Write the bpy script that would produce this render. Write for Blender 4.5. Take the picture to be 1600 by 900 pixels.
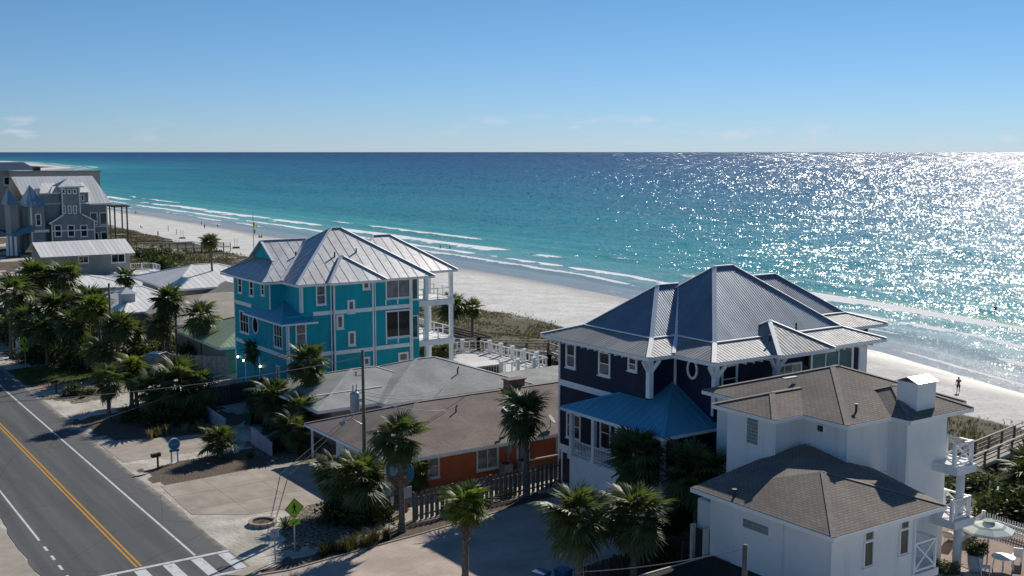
import bpy, bmesh, math, random
import numpy as np
from mathutils import Vector, Matrix, Euler

random.seed(7)
RNG = np.random.default_rng(11)
for o in list(bpy.data.objects):
    bpy.data.objects.remove(o)
SC = bpy.context.scene
COL = SC.collection

# ------------------------------------------------------------------ camera
FPX, CAMH = 1770.0, 22.0
PITCH, HEAD = math.atan(213 / FPX), math.radians(34.4)
cam_d = bpy.data.cameras.new('camera')
cam_d.sensor_width = 36.0
cam_d.lens = FPX / 1600 * 36.0
cam_d.clip_start, cam_d.clip_end = 0.5, 120000
cam = bpy.data.objects.new('camera', cam_d)
COL.objects.link(cam)
cam.location = (0, 0, CAMH)
cam.rotation_euler = (math.pi / 2 - PITCH, 0, -HEAD)
SC.camera = cam

# ------------------------------------------------------------------ sky, sun, exposure
SUN_AZ, SUN_EL = math.radians(28.5), math.radians(33)      # azimuth counted from +X (the sea) towards +Y (along the road)
SUNV = Vector((math.cos(SUN_AZ) * math.cos(SUN_EL), math.sin(SUN_AZ) * math.cos(SUN_EL), math.sin(SUN_EL)))
W = bpy.data.worlds.new('World')
SC.world = W
W.use_nodes = True
wn, wl = W.node_tree.nodes, W.node_tree.links
wn.clear()
w_out = wn.new('ShaderNodeOutputWorld')
w_bg = wn.new('ShaderNodeBackground')
w_bg.inputs['Strength'].default_value = 0.064 * 1.45
sky = wn.new('ShaderNodeTexSky')
sky.sky_type = 'NISHITA'
sky.sun_disc = False
sky.sun_elevation = SUN_EL
sky.sun_rotation = math.pi / 2 - SUN_AZ
sky.altitude = 20
sky.air_density, sky.dust_density, sky.ozone_density = 0.9, 0.0, 5.0
# low fair-weather cumulus and thin streaks along the whole horizon
tc = wn.new('ShaderNodeTexCoord')
sep = wn.new('ShaderNodeSeparateXYZ'); wl.new(tc.outputs['Generated'], sep.inputs[0])
mp = wn.new('ShaderNodeMapping'); mp.inputs['Scale'].default_value = (9, 9, 34); mp.inputs['Location'].default_value = (2.3, .4, 0); wl.new(tc.outputs['Generated'], mp.inputs[0])
cn = wn.new('ShaderNodeTexNoise'); cn.inputs['Scale'].default_value = 2.6; cn.inputs['Detail'].default_value = 7; wl.new(mp.outputs[0], cn.inputs[0])
cr = wn.new('ShaderNodeValToRGB'); cr.color_ramp.elements[0].position = .55; cr.color_ramp.elements[1].position = .70; wl.new(cn.outputs[0], cr.inputs[0])
er = wn.new('ShaderNodeValToRGB'); wl.new(sep.outputs['Z'], er.inputs[0])
er.color_ramp.elements[0].position = .004; er.color_ramp.elements[0].color = (0, 0, 0, 1)
er.color_ramp.elements[1].position = .014; er.color_ramp.elements[1].color = (1, 1, 1, 1)
e2 = er.color_ramp.elements.new(.035); e2.color = (0, 0, 0, 1)
cm = wn.new('ShaderNodeMath'); cm.operation = 'MULTIPLY'; wl.new(cr.outputs[0], cm.inputs[0]); wl.new(er.outputs[0], cm.inputs[1])
cl_ = wn.new('ShaderNodeTexNoise'); cl_.inputs['Scale'].default_value = 1.9; cl_.inputs['Detail'].default_value = 2; mp2 = wn.new('ShaderNodeMapping'); mp2.inputs['Scale'].default_value = (1, 1, 0); mp2.inputs['Location'].default_value = (1.15, 4.2, 0); wl.new(tc.outputs['Generated'], mp2.inputs[0]); wl.new(mp2.outputs[0], cl_.inputs[0])
cg_ = wn.new('ShaderNodeValToRGB'); cg_.color_ramp.elements[0].position = .40; cg_.color_ramp.elements[1].position = .52; wl.new(cl_.outputs[0], cg_.inputs[0])
cm2 = wn.new('ShaderNodeMath'); cm2.operation = 'MULTIPLY'; wl.new(cm.outputs[0], cm2.inputs[0]); wl.new(cg_.outputs[0], cm2.inputs[1])
mx = wn.new('ShaderNodeMixRGB'); wl.new(cm2.outputs[0], mx.inputs[0]); wl.new(sky.outputs[0], mx.inputs[1]); mx.inputs[2].default_value = (14., 11.0, 9.2, 1)
wb_ = wn.new('ShaderNodeMixRGB'); wb_.blend_type = 'MULTIPLY'; wb_.inputs[0].default_value = 1; wr_ = wn.new('ShaderNodeValToRGB'); wl.new(sep.outputs['Z'], wr_.inputs[0]); wl.new(wr_.outputs[0], wb_.inputs[2])   # daylight white balance, clearer blue overhead
wr_.color_ramp.elements[0].position = 0; wr_.color_ramp.elements[0].color = (.82 / 1.45, 1.02 / 1.45, 1., 1); wr_.color_ramp.elements[1].position = .16; wr_.color_ramp.elements[1].color = (.70 / 1.45, 1.0 / 1.45, 1.14 / 1.45, 1)
wl.new(mx.outputs[0], wb_.inputs[1]); wl.new(wb_.outputs[0], w_bg.inputs['Color'])
wl.new(w_bg.outputs[0], w_out.inputs['Surface'])

sun_d = bpy.data.lights.new('sun', 'SUN')
sun_d.energy = 4.8
sun_d.angle = math.radians(.53)
sun_d.color = (1.0, .94, .84)
sun = bpy.data.objects.new('sun', sun_d)
COL.objects.link(sun)
sun.location = (80, 60, 90)
sun.rotation_euler = (-SUNV).to_track_quat('-Z', 'Y').to_euler()

SC.view_settings.view_transform = 'Standard'
SC.view_settings.look = 'None'
SC.view_settings.gamma = 1
SC.view_settings.use_curve_mapping = False
SC.view_settings.exposure = 0.0
SC.cycles.use_denoising = True
SC.cycles.max_bounces = 5
SC.cycles.diffuse_bounces = 3
SC.cycles.use_adaptive_sampling = False
SC.cycles.transparent_max_bounces = 8
SC.cycles.sample_clamp_indirect = 1.5
SC.cycles.sample_clamp_direct = 30
W.cycles.sampling_method = 'NONE'

# ------------------------------------------------------------------ photo pixel -> place
_fw = np.array([math.sin(HEAD), math.cos(HEAD), 0]); _rt = np.array([math.cos(HEAD), -math.sin(HEAD), 0]); _up = np.array([0, 0, 1.])
_F = _fw * math.cos(PITCH) - _up * math.sin(PITCH); _U = _up * math.cos(PITCH) + _fw * math.sin(PITCH)
def ray(u, v): return (u - 800) * _rt - (v - 450) * _U + FPX * _F
def px(u, v, z=0.):                       # the point at height z seen at that pixel
    d = ray(u, v); t = (z - CAMH) / d[2]; return float(d[0] * t), float(d[1] * t)
def onY(u, v, Y):                         # on a wall facing the camera: X, Z
    d = ray(u, v); t = Y / d[1]; return float(d[0] * t), CAMH + float(d[2] * t)
def onX(u, v, X):
    d = ray(u, v); t = X / d[0]; return float(d[1] * t), CAMH + float(d[2] * t)

# ------------------------------------------------------------------ materials
MATS = {}
class NT:
    def __init__(s, name):
        s.m = bpy.data.materials.new(name); s.m.use_nodes = True
        s.n, s.l = s.m.node_tree.nodes, s.m.node_tree.links
        s.b = s.n['Principled BSDF']
        MATS[name] = s.m
    def node(s, t, **kw):
        q = s.n.new(t)
        for k, v in kw.items(): setattr(q, k, v)
        return q
    def pos(s):
        return s.node('ShaderNodeNewGeometry').outputs['Position']
    def noise(s, scale, detail=4, vec=None, rough=.55):
        q = s.node('ShaderNodeTexNoise'); q.inputs['Scale'].default_value = scale; q.inputs['Detail'].default_value = detail
        q.inputs['Roughness'].default_value = rough
        s.l.new(vec if vec is not None else s.pos(), q.inputs['Vector']); return q.outputs[0]
    def scaled(s, vec, sc):
        q = s.node('ShaderNodeMapping'); q.inputs['Scale'].default_value = sc; s.l.new(vec, q.inputs[0]); return q.outputs[0]
    def math(s, op, a, b=0., c=None):
        q = s.node('ShaderNodeMath', operation=op)
        for i, x in enumerate((a, b) if c is None else (a, b, c)):
            if isinstance(x, (int, float)): q.inputs[i].default_value = x
            else: s.l.new(x, q.inputs[i])
        return q.outputs[0]
    def smooth(s, x, lo, hi, a=0., b=1.):
        q = s.node('ShaderNodeMapRange', interpolation_type='SMOOTHSTEP'); s.l.new(x, q.inputs[0])
        for i, v in zip((1, 2, 3, 4), (lo, hi, a, b)): q.inputs[i].default_value = v
        return q.outputs[0]
    def mix(s, f, a, b, mode='MIX'):
        q = s.node('ShaderNodeMixRGB', blend_type=mode)
        for i, x in enumerate((f, a, b)):
            if isinstance(x, (int, float)): q.inputs[i].default_value = x
            elif isinstance(x, tuple): q.inputs[i].default_value = (*x[:3], 1)
            else: s.l.new(x, q.inputs[i])
        return q.outputs[0]
    def bump(s, h, strength=.3, dist=.02):
        q = s.node('ShaderNodeBump'); q.inputs['Strength'].default_value = strength; q.inputs['Distance'].default_value = dist
        s.l.new(h, q.inputs['Height']); s.l.new(q.outputs[0], s.b.inputs['Normal'])
    def attr(s, name):
        return s.node('ShaderNodeAttribute', attribute_name=name).outputs['Fac']
    def set(s, col=None, rough=.7, spec=.4, metal=0.):
        if isinstance(col, tuple): s.b.inputs['Base Color'].default_value = (*col, 1)
        elif col is not None: s.l.new(col, s.b.inputs['Base Color'])
        if isinstance(rough, (int, float)): s.b.inputs['Roughness'].default_value = rough
        else: s.l.new(rough, s.b.inputs['Roughness'])
        s.b.inputs['Specular IOR Level'].default_value = spec
        s.b.inputs['Metallic'].default_value = metal
        return s

def mul(c, k): return tuple(min(1, x * k) for x in c)
def basic(name, col, rough=.7, var=.12, vs=1.5, bs=30, bstr=.15, metal=0., spec=.4, dirt=0., rnd=0.):
    t = NT(name)
    c = t.mix(t.smooth(t.noise(vs, 5), .3, .7), mul(col, 1 - var), mul(col, 1 + var))
    if dirt:
        c = t.mix(t.math('MULTIPLY', t.smooth(t.noise(vs * .4, 6), .52, .75), dirt), c, (.09, .075, .055))
    if rnd:
        r = t.node('ShaderNodeObjectInfo').outputs['Random']
        c = t.mix(1., c, t.mix(r, (1 - rnd,) * 3, (1 + rnd,) * 3), 'MULTIPLY')
    t.set(c, rough, spec, metal)
    if bstr: t.bump(t.noise(bs, 3), bstr, .01)
    return t.m
def siding(name, col, pitch=.17, dirt=.12):
    t = NT(name)
    z = t.node('ShaderNodeSeparateXYZ'); t.l.new(t.pos(), z.inputs[0])
    fr = t.math('FRACT', t.math('DIVIDE', z.outputs[2], pitch))
    lap = t.smooth(fr, .0, .12, 0., 1.)
    c = t.mix(t.smooth(t.noise(.8, 6, t.scaled(t.pos(), (1, 1, .35))), .35, .7), mul(col, .88), mul(col, 1.1))
    c = t.mix(t.math('MULTIPLY', t.smooth(t.noise(.5, 7, t.scaled(t.pos(), (2, 2, .4))), .55, .8), dirt), c, (.25, .24, .22))
    t.set(c, .62, .3)
    t.bump(t.math('SUBTRACT', lap, t.math('MULTIPLY', fr, .6)), .55, .02)
    return t.m
def shingle(name, c1, c2, dark, rw=.32, rh=.145, bstr=.7):
    t = NT(name)
    uv = t.node('ShaderNodeUVMap').outputs[0]
    b = t.node('ShaderNodeTexBrick'); t.l.new(uv, b.inputs['Vector'])
    b.offset = .5
    b.inputs['Color1'].default_value = (*c1, 1); b.inputs['Color2'].default_value = (*c2, 1); b.inputs['Mortar'].default_value = (*dark, 1)
    b.inputs['Scale'].default_value = 1; b.inputs['Mortar Size'].default_value = .012; b.inputs['Mortar Smooth'].default_value = .2
    b.inputs['Bias'].default_value = 0; b.inputs['Brick Width'].default_value = rw; b.inputs['Row Height'].default_value = rh
    big = t.smooth(t.noise(.45, 7), .3, .72)
    c = t.mix(1., b.outputs[0], t.mix(big, (.80, .80, .80), (1.14, 1.12, 1.10)), 'MULTIPLY')
    st = t.math('MULTIPLY', t.smooth(t.noise(1.1, 6, t.scaled(t.pos(), (1, 1, .3))), .58, .78), .35)
    c = t.mix(st, c, mul(dark, 1.3))
    c = t.mix(1., c, t.mix(t.noise(60, 2), (.75,) * 3, (1.25,) * 3), 'MULTIPLY')
    t.set(c, .9, .2)
    t.bump(t.math('ADD', t.math('MULTIPLY', b.outputs['Fac'], -1.), t.math('MULTIPLY', t.noise(45, 2), .3)), bstr, .02)
    return t.m
def metalroof(name, col, rough=.42, metal=.55, dirt=.3, var=.08):
    t = NT(name)
    r = t.node('ShaderNodeObjectInfo').outputs['Random']
    c = t.mix(r, mul(col, 1 - var), mul(col, 1 + var))
    c = t.mix(t.math('MULTIPLY', t.smooth(t.noise(1.3, 7), .45, .75), dirt), c, mul(col, .45))
    c = t.mix(t.math('MULTIPLY', t.smooth(t.noise(.5, 6), .5, .8), dirt * .6), c, (.30, .27, .24))
    t.set(c, t.math('ADD', t.math('MULTIPLY', t.noise(3, 4), .2), rough - .1), .5, metal)
    t.bump(t.noise(2.2, 2), .12, .02)
    return t.m

siding('teal siding', (.0, .38, .46)); siding('navy siding', (.013, .022, .052)); siding('taupe siding', (.34, .35, .32), .2)
siding('sage siding', (.27, .30, .285), .25)
siding('lavender boards', (.42, .38, .47), .12)
basic('white trim', (.88, .88, .87), .5, .04, dirt=.06)
t = NT('white stucco')
c = t.mix(t.smooth(t.noise(.5, 6), .3, .7), (.76, .77, .765), (.83, .835, .825))
c = t.mix(t.math('MULTIPLY', t.smooth(t.noise(1.5, 6, t.scaled(t.pos(), (1.4, 1.4, .12))), .52, .75), .35), c, (.50, .49, .45))
c = t.mix(t.math('MULTIPLY', t.smooth(t.noise(.35, 4), .58, .66), .25), c, (.70, .69, .66))
t.set(c, .85, .3); t.bump(t.math('ADD', t.noise(30, 3), t.math('MULTIPLY', t.noise(3, 3), 1.5)), .35, .015)
basic('cream trim', (.60, .57, .50), .6, .06)
basic('tan wall', (.42, .37, .31), .85, .08)
basic('orange brick paint', (.60, .155, .06), .75, .08, 1.5, 30, .2, dirt=.1)
basic('beige stucco', (.46, .42, .37), .85, .06)
basic('grey panel', (.33, .35, .34), .7, .1)
metalroof('galvalume', (.56, .56, .56), .44, .8, .25)
metalroof('galvalume apron', (.50, .51, .52), .5, .25, .35)
metalroof('corrugated grey', (.31, .35, .41), .46, .75, .28, .12)
metalroof('corrugated apron', (.29, .30, .31), .66, .15, .4, .14)
metalroof('porch roof blue', (.11, .43, .62), .42, .45, .12, .03)
metalroof('white metal roof', (.90, .87, .82), .5, .12, .1)
metalroof('shaded white roof', (.22, .33, .40), .5, .3, .12)  # white roof with its blue shade put into the colour
metalroof('green metal roof', (.30, .38, .26), .5, .1, .25)
metalroof('navy metal roof', (.03, .06, .11), .5, .1, .2)
shingle('brown shingle', (.27, .235, .205), (.225, .195, .17), (.10, .085, .072), .34, .17)
shingle('mauve shingle', (.30, .245, .22), (.26, .212, .19), (.13, .105, .095))
shingle('grey shingle', (.42, .435, .42), (.37, .385, .37), (.20, .21, .20))
shingle('dark shingle', (.05, .048, .045), (.04, .038, .036), (.02, .02, .02))
shingle('drive pavers', (.58, .48, .41), (.51, .42, .36), (.37, .31, .27), .21, .105, .3)
shingle('red brick', (.30, .11, .07), (.25, .09, .06), (.3, .27, .24), .22, .075, .4)
for nm, c, r in (('dark glass', (.015, .02, .024), .06), ('blind glass', (.17, .17, .18), .12), ('pale glass', (.26, .27, .26), .15), ('sea glass', (.02, .09, .10), .05)):
    t = NT(nm); t.set(t.mix(t.smooth(t.noise(1.2, 3), .35, .65), mul(c, .7), mul(c, 1.25)), r, .6); t.bump(t.noise(.9, 1), .04, .02)
basic('glass block', (.20, .27, .26), .25, .2, 9, 14, .5, spec=.6)
basic('weathered wood', (.20, .165, .13), .85, .25, 3, 25, .4, rnd=.2)
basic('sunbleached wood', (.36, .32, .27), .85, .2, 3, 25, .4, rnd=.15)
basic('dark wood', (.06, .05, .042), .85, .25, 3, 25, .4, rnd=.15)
basic('pole wood', (.17, .145, .12), .85, .2, 4, 30, .4)
basic('galvanized steel', (.40, .42, .43), .4, .1, 5, 40, .05, .6)
basic('dark metal', (.035, .033, .032), .5, .2)
basic('wire', (.16, .16, .17), .6, .1)
basic('transformer grey', (.36, .39, .41), .45, .1)
basic('sign green', (.36, .62, .03), .45, .05); basic('sign black', (.012, .012, .012), .5, .05)
basic('sign blue', (.02, .20, .30), .5, .1); basic('sign white', (.68, .72, .74), .5, .05); basic('sign pale', (.40, .46, .50), .5, .06)
basic('bin blue', (.01, .085, .24), .45, .08); basic('bin green', (.01, .09, .04), .45, .1)
basic('concrete', (.37, .325, .27), .9, .12, .9, 40, .3, dirt=.3)
basic('concrete slab', (.36, .31, .255), .9, .16, .7, 40, .3, dirt=.35, rnd=.08)
basic('pink concrete', (.30, .215, .17), .9, .12, 1.1, 40, .3, dirt=.2)
basic('mulch', (.10, .07, .05), .95, .4, 6, 30, .8)
basic('car silver', (.42, .46, .50), .25, .05, spec=.6); basic('rubber', (.02, .02, .02), .8, .1)
basic('cushion', (.66, .66, .62), .8, .06); basic('umbrella cloth', (.62, .68, .62), .8, .05); basic('umbrella stripe', (.24, .34, .30), .8, .05)
basic('terracotta', (.30, .13, .07), .8, .1); basic('pot white', (.6, .6, .58), .6, .08)
basic('flag yellow', (.70, .66, .05), .7, .05)
basic('skin', (.36, .20, .13), .6, .05); basic('hair', (.03, .02, .015), .6, .1); basic('cloth purple', (.05, .03, .14), .85, .1)
basic('cloth dark', (.02, .022, .03), .85, .1); basic('cloth red', (.25, .04, .03), .85, .1); basic('board white', (.7, .7, .68), .4, .05)
t = NT('lamp bulb'); t.set((1, .9, .7), .5); t.b.inputs['Emission Color'].default_value = (1, .86, .62, 1); t.b.inputs['Emission Strength'].default_value = 6

for nm, c_ in (('brown ridge', (.235, .20, .175)), ('mauve ridge', (.26, .21, .19)), ('grey ridge', (.38, .39, .38))): basic(nm, c_, .9, .15, 3, 40, .4)
def leaf(name, c1, c2, trans=.25, rough=.42, spec=.45):
    t = NT(name)
    r = t.node('ShaderNodeObjectInfo').outputs['Random']
    g = t.node('ShaderNodeNewGeometry').outputs['Random Per Island']
    c = t.mix(t.smooth(t.math('ADD', t.math('MULTIPLY', r, .4), t.math('MULTIPLY', g, .6)), .1, .9), c1, c2)
    t.set(c, rough, spec)
    tr = t.node('ShaderNodeBsdfTranslucent'); t.l.new(t.mix(1., c, (1.5, 1.7, .8), 'MULTIPLY'), tr.inputs[0])
    ms = t.node('ShaderNodeMixShader'); ms.inputs[0].default_value = trans
    t.l.new(t.b.outputs[0], ms.inputs[1]); t.l.new(tr.outputs[0], ms.inputs[2])
    t.l.new(ms.outputs[0], t.n['Material Output'].inputs['Surface'])
    return t.m
leaf('palm leaf', (.06, .085, .03), (.15, .165, .075), .32, .5, .3)
leaf('palm leaf bright', (.08, .12, .022), (.19, .21, .05), .3, .5, .3)
leaf('palm leaf dead', (.12, .085, .045), (.19, .145, .085), .15, .8, .2)
leaf('shrub leaf', (.032, .050, .018), (.10, .115, .045), .3, .5, .3)
leaf('sage leaf', (.09, .10, .06), (.17, .18, .11), .25, .6, .2)
leaf('rust leaf', (.085, .055, .035), (.14, .10, .07), .2, .7, .2)
leaf('dune grass', (.075, .070, .038), (.17, .15, .09), .25, .7, .2)
leaf('dry grass', (.16, .12, .055), (.30, .24, .12), .3, .7, .2)
leaf('clump grass', (.05, .05, .02), (.12, .10, .05), .3, .7, .2)
leaf('lawn grass', (.06, .085, .02), (.11, .13, .04), .3, .7, .2)
t = NT('palm trunk')
zz = t.node('ShaderNodeSeparateXYZ'); t.l.new(t.pos(), zz.inputs[0])
c = t.mix(t.smooth(t.noise(7, 5, t.scaled(t.pos(), (1, 1, 3))), .35, .65), (.10, .085, .07), (.22, .19, .16))
t.set(c, .9, .2); t.bump(t.noise(9, 4, t.scaled(t.pos(), (1, 1, 4))), .8, .05)

# ------------------------------------------------------------------ mesh helpers
def root_loc(o):
    v = Vector((0, 0, 0))
    while o is not None:
        v += o.location; o = o.parent
    return v
class MB:
    def __init__(s): s.v = []; s.f = []; s.uv = []
    def poly(s, pts, uv=None):
        n = len(s.v); s.v += [tuple(p) for p in pts]; s.f.append(tuple(range(n, n + len(pts)))); s.uv.append(uv or [(0, 0)] * len(pts)); return s
    def box(s, x0, x1, y0, y1, z0, z1):
        n = len(s.v)
        s.v += [(x0, y0, z0), (x1, y0, z0), (x1, y1, z0), (x0, y1, z0), (x0, y0, z1), (x1, y0, z1), (x1, y1, z1), (x0, y1, z1)]
        for q in ((0, 3, 2, 1), (4, 5, 6, 7), (0, 1, 5, 4), (1, 2, 6, 5), (2, 3, 7, 6), (3, 0, 4, 7)):
            s.f.append(tuple(n + i for i in q))
            P = [s.v[n + i] for i in q]
            if abs(P[0][2] - P[2][2]) < 1e-6: s.uv.append([(p[0], p[1]) for p in P])
            else: s.uv.append([(p[0] + p[1], p[2]) for p in P])
        return s
    def beam(s, p0, p1, w, h, up=(0, 0, 1)):
        p0, p1 = Vector(p0), Vector(p1); d = (p1 - p0).normalized(); u = Vector(up)
        if abs(d.dot(u)) > .98: u = Vector((0, 1, 0))
        sd = d.cross(u).normalized() * (w / 2); u = sd.cross(d).normalized() * (h / 2)
        n = len(s.v)
        for p in (p0, p1): s.v += [tuple(p - sd - u), tuple(p + sd - u), tuple(p + sd + u), tuple(p - sd + u)]
        for q in ((0, 1, 2, 3), (7, 6, 5, 4), (0, 4, 5, 1), (1, 5, 6, 2), (2, 6, 7, 3), (3, 7, 4, 0)):
            s.f.append(tuple(n + i for i in q)); s.uv.append([(0, 0)] * 4)
        return s
    def tube(s, pts, rad, k=8, cap=True):
        pts = [Vector(p) for p in pts]; n0 = len(s.v)
        if isinstance(rad, (int, float)): rad = [rad] * len(pts)
        for i, p in enumerate(pts):
            d = (pts[min(i + 1, len(pts) - 1)] - pts[max(i - 1, 0)]).normalized()
            a = Vector((1, 0, 0)) if abs(d.x) < .9 else Vector((0, 1, 0))
            b = d.cross(a).normalized(); a = b.cross(d)
            for j in range(k):
                t_ = 2 * math.pi * j / k; s.v.append(tuple(p + (a * math.cos(t_) + b * math.sin(t_)) * rad[i]))
        for i in range(len(pts) - 1):
            for j in range(k):
                j2 = (j + 1) % k
                s.f.append((n0 + i * k + j, n0 + i * k + j2, n0 + (i + 1) * k + j2, n0 + (i + 1) * k + j)); s.uv.append([(0, 0)] * 4)
        if cap:
            s.f.append(tuple(n0 + j for j in reversed(range(k)))); s.uv.append([(0, 0)] * k)
            m = n0 + (len(pts) - 1) * k; s.f.append(tuple(m + j for j in range(k))); s.uv.append([(0, 0)] * k)
        return s
    def disc(s, c, r, axis, k=24, rz=None, th=.03):
        c = Vector(c); ax = Vector(axis).normalized(); a = ax.cross(Vector((0, 0, 1))); a = a.normalized() if a.length > .1 else Vector((1, 0, 0)); b = a.cross(ax)
        rz = rz or r; n0 = len(s.v)
        for q in (-.5, .5):
            for j in range(k):
                t_ = 2 * math.pi * j / k; s.v.append(tuple(c + ax * th * q + a * math.cos(t_) * r + b * math.sin(t_) * rz))
        s.f.append(tuple(n0 + j for j in range(k))); s.uv.append([(0, 0)] * k)
        s.f.append(tuple(n0 + k + j for j in reversed(range(k)))); s.uv.append([(0, 0)] * k)
        for j in range(k):
            s.f.append((n0 + j, n0 + k + j, n0 + k + (j + 1) % k, n0 + (j + 1) % k)); s.uv.append([(0, 0)] * 4)
        return s
    def ring(s, c, r, rz, axis, w=.1, th=.08, k=24):
        c = Vector(c); ax = Vector(axis).normalized(); a = ax.cross(Vector((0, 0, 1))).normalized(); b = a.cross(ax); n0 = len(s.v)
        for j in range(k):
            t_ = 2 * math.pi * j / k
            for rr, q in ((0, -.5), (w, -.5), (w, .5), (0, .5)):
                s.v.append(tuple(c + ax * th * q + a * math.cos(t_) * (r + rr) + b * math.sin(t_) * (rz + rr)))
        for j in range(k):
            j2 = (j + 1) % k
            for q in range(4):
                s.f.append((n0 + j * 4 + q, n0 + j2 * 4 + q, n0 + j2 * 4 + (q + 1) % 4, n0 + j * 4 + (q + 1) % 4)); s.uv.append([(0, 0)] * 4)
        return s
    def mesh(s, name, off=(0, 0, 0)):
        me = bpy.data.meshes.new(name)
        off = Vector(off)
        me.from_pydata([tuple(Vector(p) - off) for p in s.v], [], s.f)
        ul = me.uv_layers.new(name='UVMap')
        flat = [c for face in s.uv for uv in face for c in uv]
        ul.data.foreach_set('uv', flat)
        me.update()
        return me
    def build(s, name, mat, parent=None, world=True, smooth=False):
        me = s.mesh(name, root_loc(parent) if (world and parent is not None) else (0, 0, 0))
        return link(name, me, mat, parent, smooth)
def link(name, me, mat, parent=None, smooth=False):
    if mat is not None and not me.materials: me.materials.append(MATS[mat])
    if smooth:
        me.polygons.foreach_set('use_smooth', [True] * len(me.polygons))
    o = bpy.data.objects.new(name, me); COL.objects.link(o); o.parent = parent
    return o
def tag(o, label, cat, group=None):
    o['label'] = label; o['category'] = cat
    if group: o['group'] = group
    return o
def thing(name, label, cat, loc, group=None, rz=0):
    o = bpy.data.objects.new(name, None); COL.objects.link(o); o.empty_display_size = .3
    o.location = loc; o.rotation_euler.z = rz
    return tag(o, label, cat, group)
def struct(o): o['kind'] = 'structure'; return o
def stuff(o): o['kind'] = 'stuff'; return o
def copy(o, parent=None, loc=None, rot=None, scale=None):
    c = o.copy(); COL.objects.link(c); c.parent = parent
    if loc is not None: c.location = loc
    if rot is not None: c.rotation_euler = rot
    if scale is not None: c.scale = scale if hasattr(scale, '__len__') else (scale,) * 3
    return c
def inst(name, me, parent, loc=(0, 0, 0), rot=(0, 0, 0), scale=1):
    o = bpy.data.objects.new(name, me); COL.objects.link(o); o.parent = parent
    o.location = loc; o.rotation_euler = rot; o.scale = scale if hasattr(scale, '__len__') else (scale,) * 3
    return o

def clip2(poly, a, c, keep_ge):
    out = []
    for i in range(len(poly)):
        p, q = poly[i], poly[(i + 1) % len(poly)]
        ip, iq = (p[a] >= c) == keep_ge, (q[a] >= c) == keep_ge
        if ip: out.append(p)
        if ip != iq:
            t_ = (c - p[a]) / (q[a] - p[a]); out.append((p[0] + (q[0] - p[0]) * t_, p[1] + (q[1] - p[1]) * t_))
    return out
def frame_of(pts):
    P = [Vector(p) for p in pts]; u = (P[1] - P[0]).normalized()
    n = Vector((0, 0, 0))
    for i in range(len(P)): n += (P[i] - P[0]).cross(P[(i + 1) % len(P)] - P[0])
    n.normalize()
    if n.z < 0: n = -n
    v = n.cross(u)
    if v.z < 0: u, v = -u, -v
    return P[0], u, v, n
def panels(parent, pts, mat, width=.6, ribs=1, rib_h=.022, rib_w=.03, name='roof_panel', lift=.0):
    """metal roof slope cut into separate panels; the first two points are the eave"""
    o, u, v, n = frame_of(pts); o = o + n * lift
    P2 = [((Vector(p) - o).dot(u), (Vector(p) - o).dot(v)) for p in pts]
    lo, hi = min(p[0] for p in P2), max(p[0] for p in P2)
    k = max(1, round((hi - lo) / width)); w = (hi - lo) / k
    for i in range(k):
        a, b = lo + i * w, lo + (i + 1) * w
        q = clip2(clip2(P2, 0, a, True), 0, b, False)
        if len(q) < 3: continue
        m = MB(); tilt = random.uniform(-.003, .003)
        top = [o + u * x + v * y + n * (tilt * (1 if x > (a + b) / 2 else -1)) for x, y in q]
        m.poly(top); bot = [p - n * .03 for p in top]; m.poly(bot[::-1])
        for j in range(len(q)): m.poly([top[j], bot[j], bot[(j + 1) % len(q)], top[(j + 1) % len(q)]])
        for r in range(ribs):
            xr = a + w * r / ribs + .02
            line = clip2(clip2(P2, 0, xr, True), 0, xr + .01, False)
            if len(line) < 3: continue
            y0, y1 = min(p[1] for p in line), max(p[1] for p in line)
            if y1 - y0 < .1: continue
            m.beam(o + u * xr + v * y0 + n * rib_h * .4, o + u * xr + v * (y1 - .02) + n * rib_h * .4, rib_w, rib_h, n)
        m.build(name, mat, parent)
def slope(parent, pts, mat, name='roof_slope', th=.08):
    o, u, v, n = frame_of(pts); m = MB()
    P = [Vector(p) for p in pts]; B = [p - n * th for p in P]
    uv = [((p - o).dot(u), (p - o).dot(v)) for p in P]
    m.poly(P, uv); m.poly(B[::-1], uv[::-1])
    for j in range(len(P)): m.poly([P[j], B[j], B[(j + 1) % len(P)], P[(j + 1) % len(P)]])
    return m.build(name, mat, parent)
def cap(parent, a, b, mat='white trim', w=.26, h=.05, name='ridge_cap', lift=.03):
    m = MB(); m.beam(Vector(a) + Vector((0, 0, lift)), Vector(b) + Vector((0, 0, lift)), w, h); return m.build(name, mat, parent)
def fascia(parent, corners, z, mat='white trim', h=.2, th=.05, closed=True, name='fascia'):
    n = len(corners)
    for i in range(n if closed else n - 1):
        a, b = corners[i], corners[(i + 1) % n]
        m = MB(); m.beam((a[0], a[1], z - h / 2 - .02), (b[0], b[1], z - h / 2 - .02), th, h); m.build(name, mat, parent)
def wbox(parent, name, mat, *b):
    return MB().box(*b).build(name, mat, parent)

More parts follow.
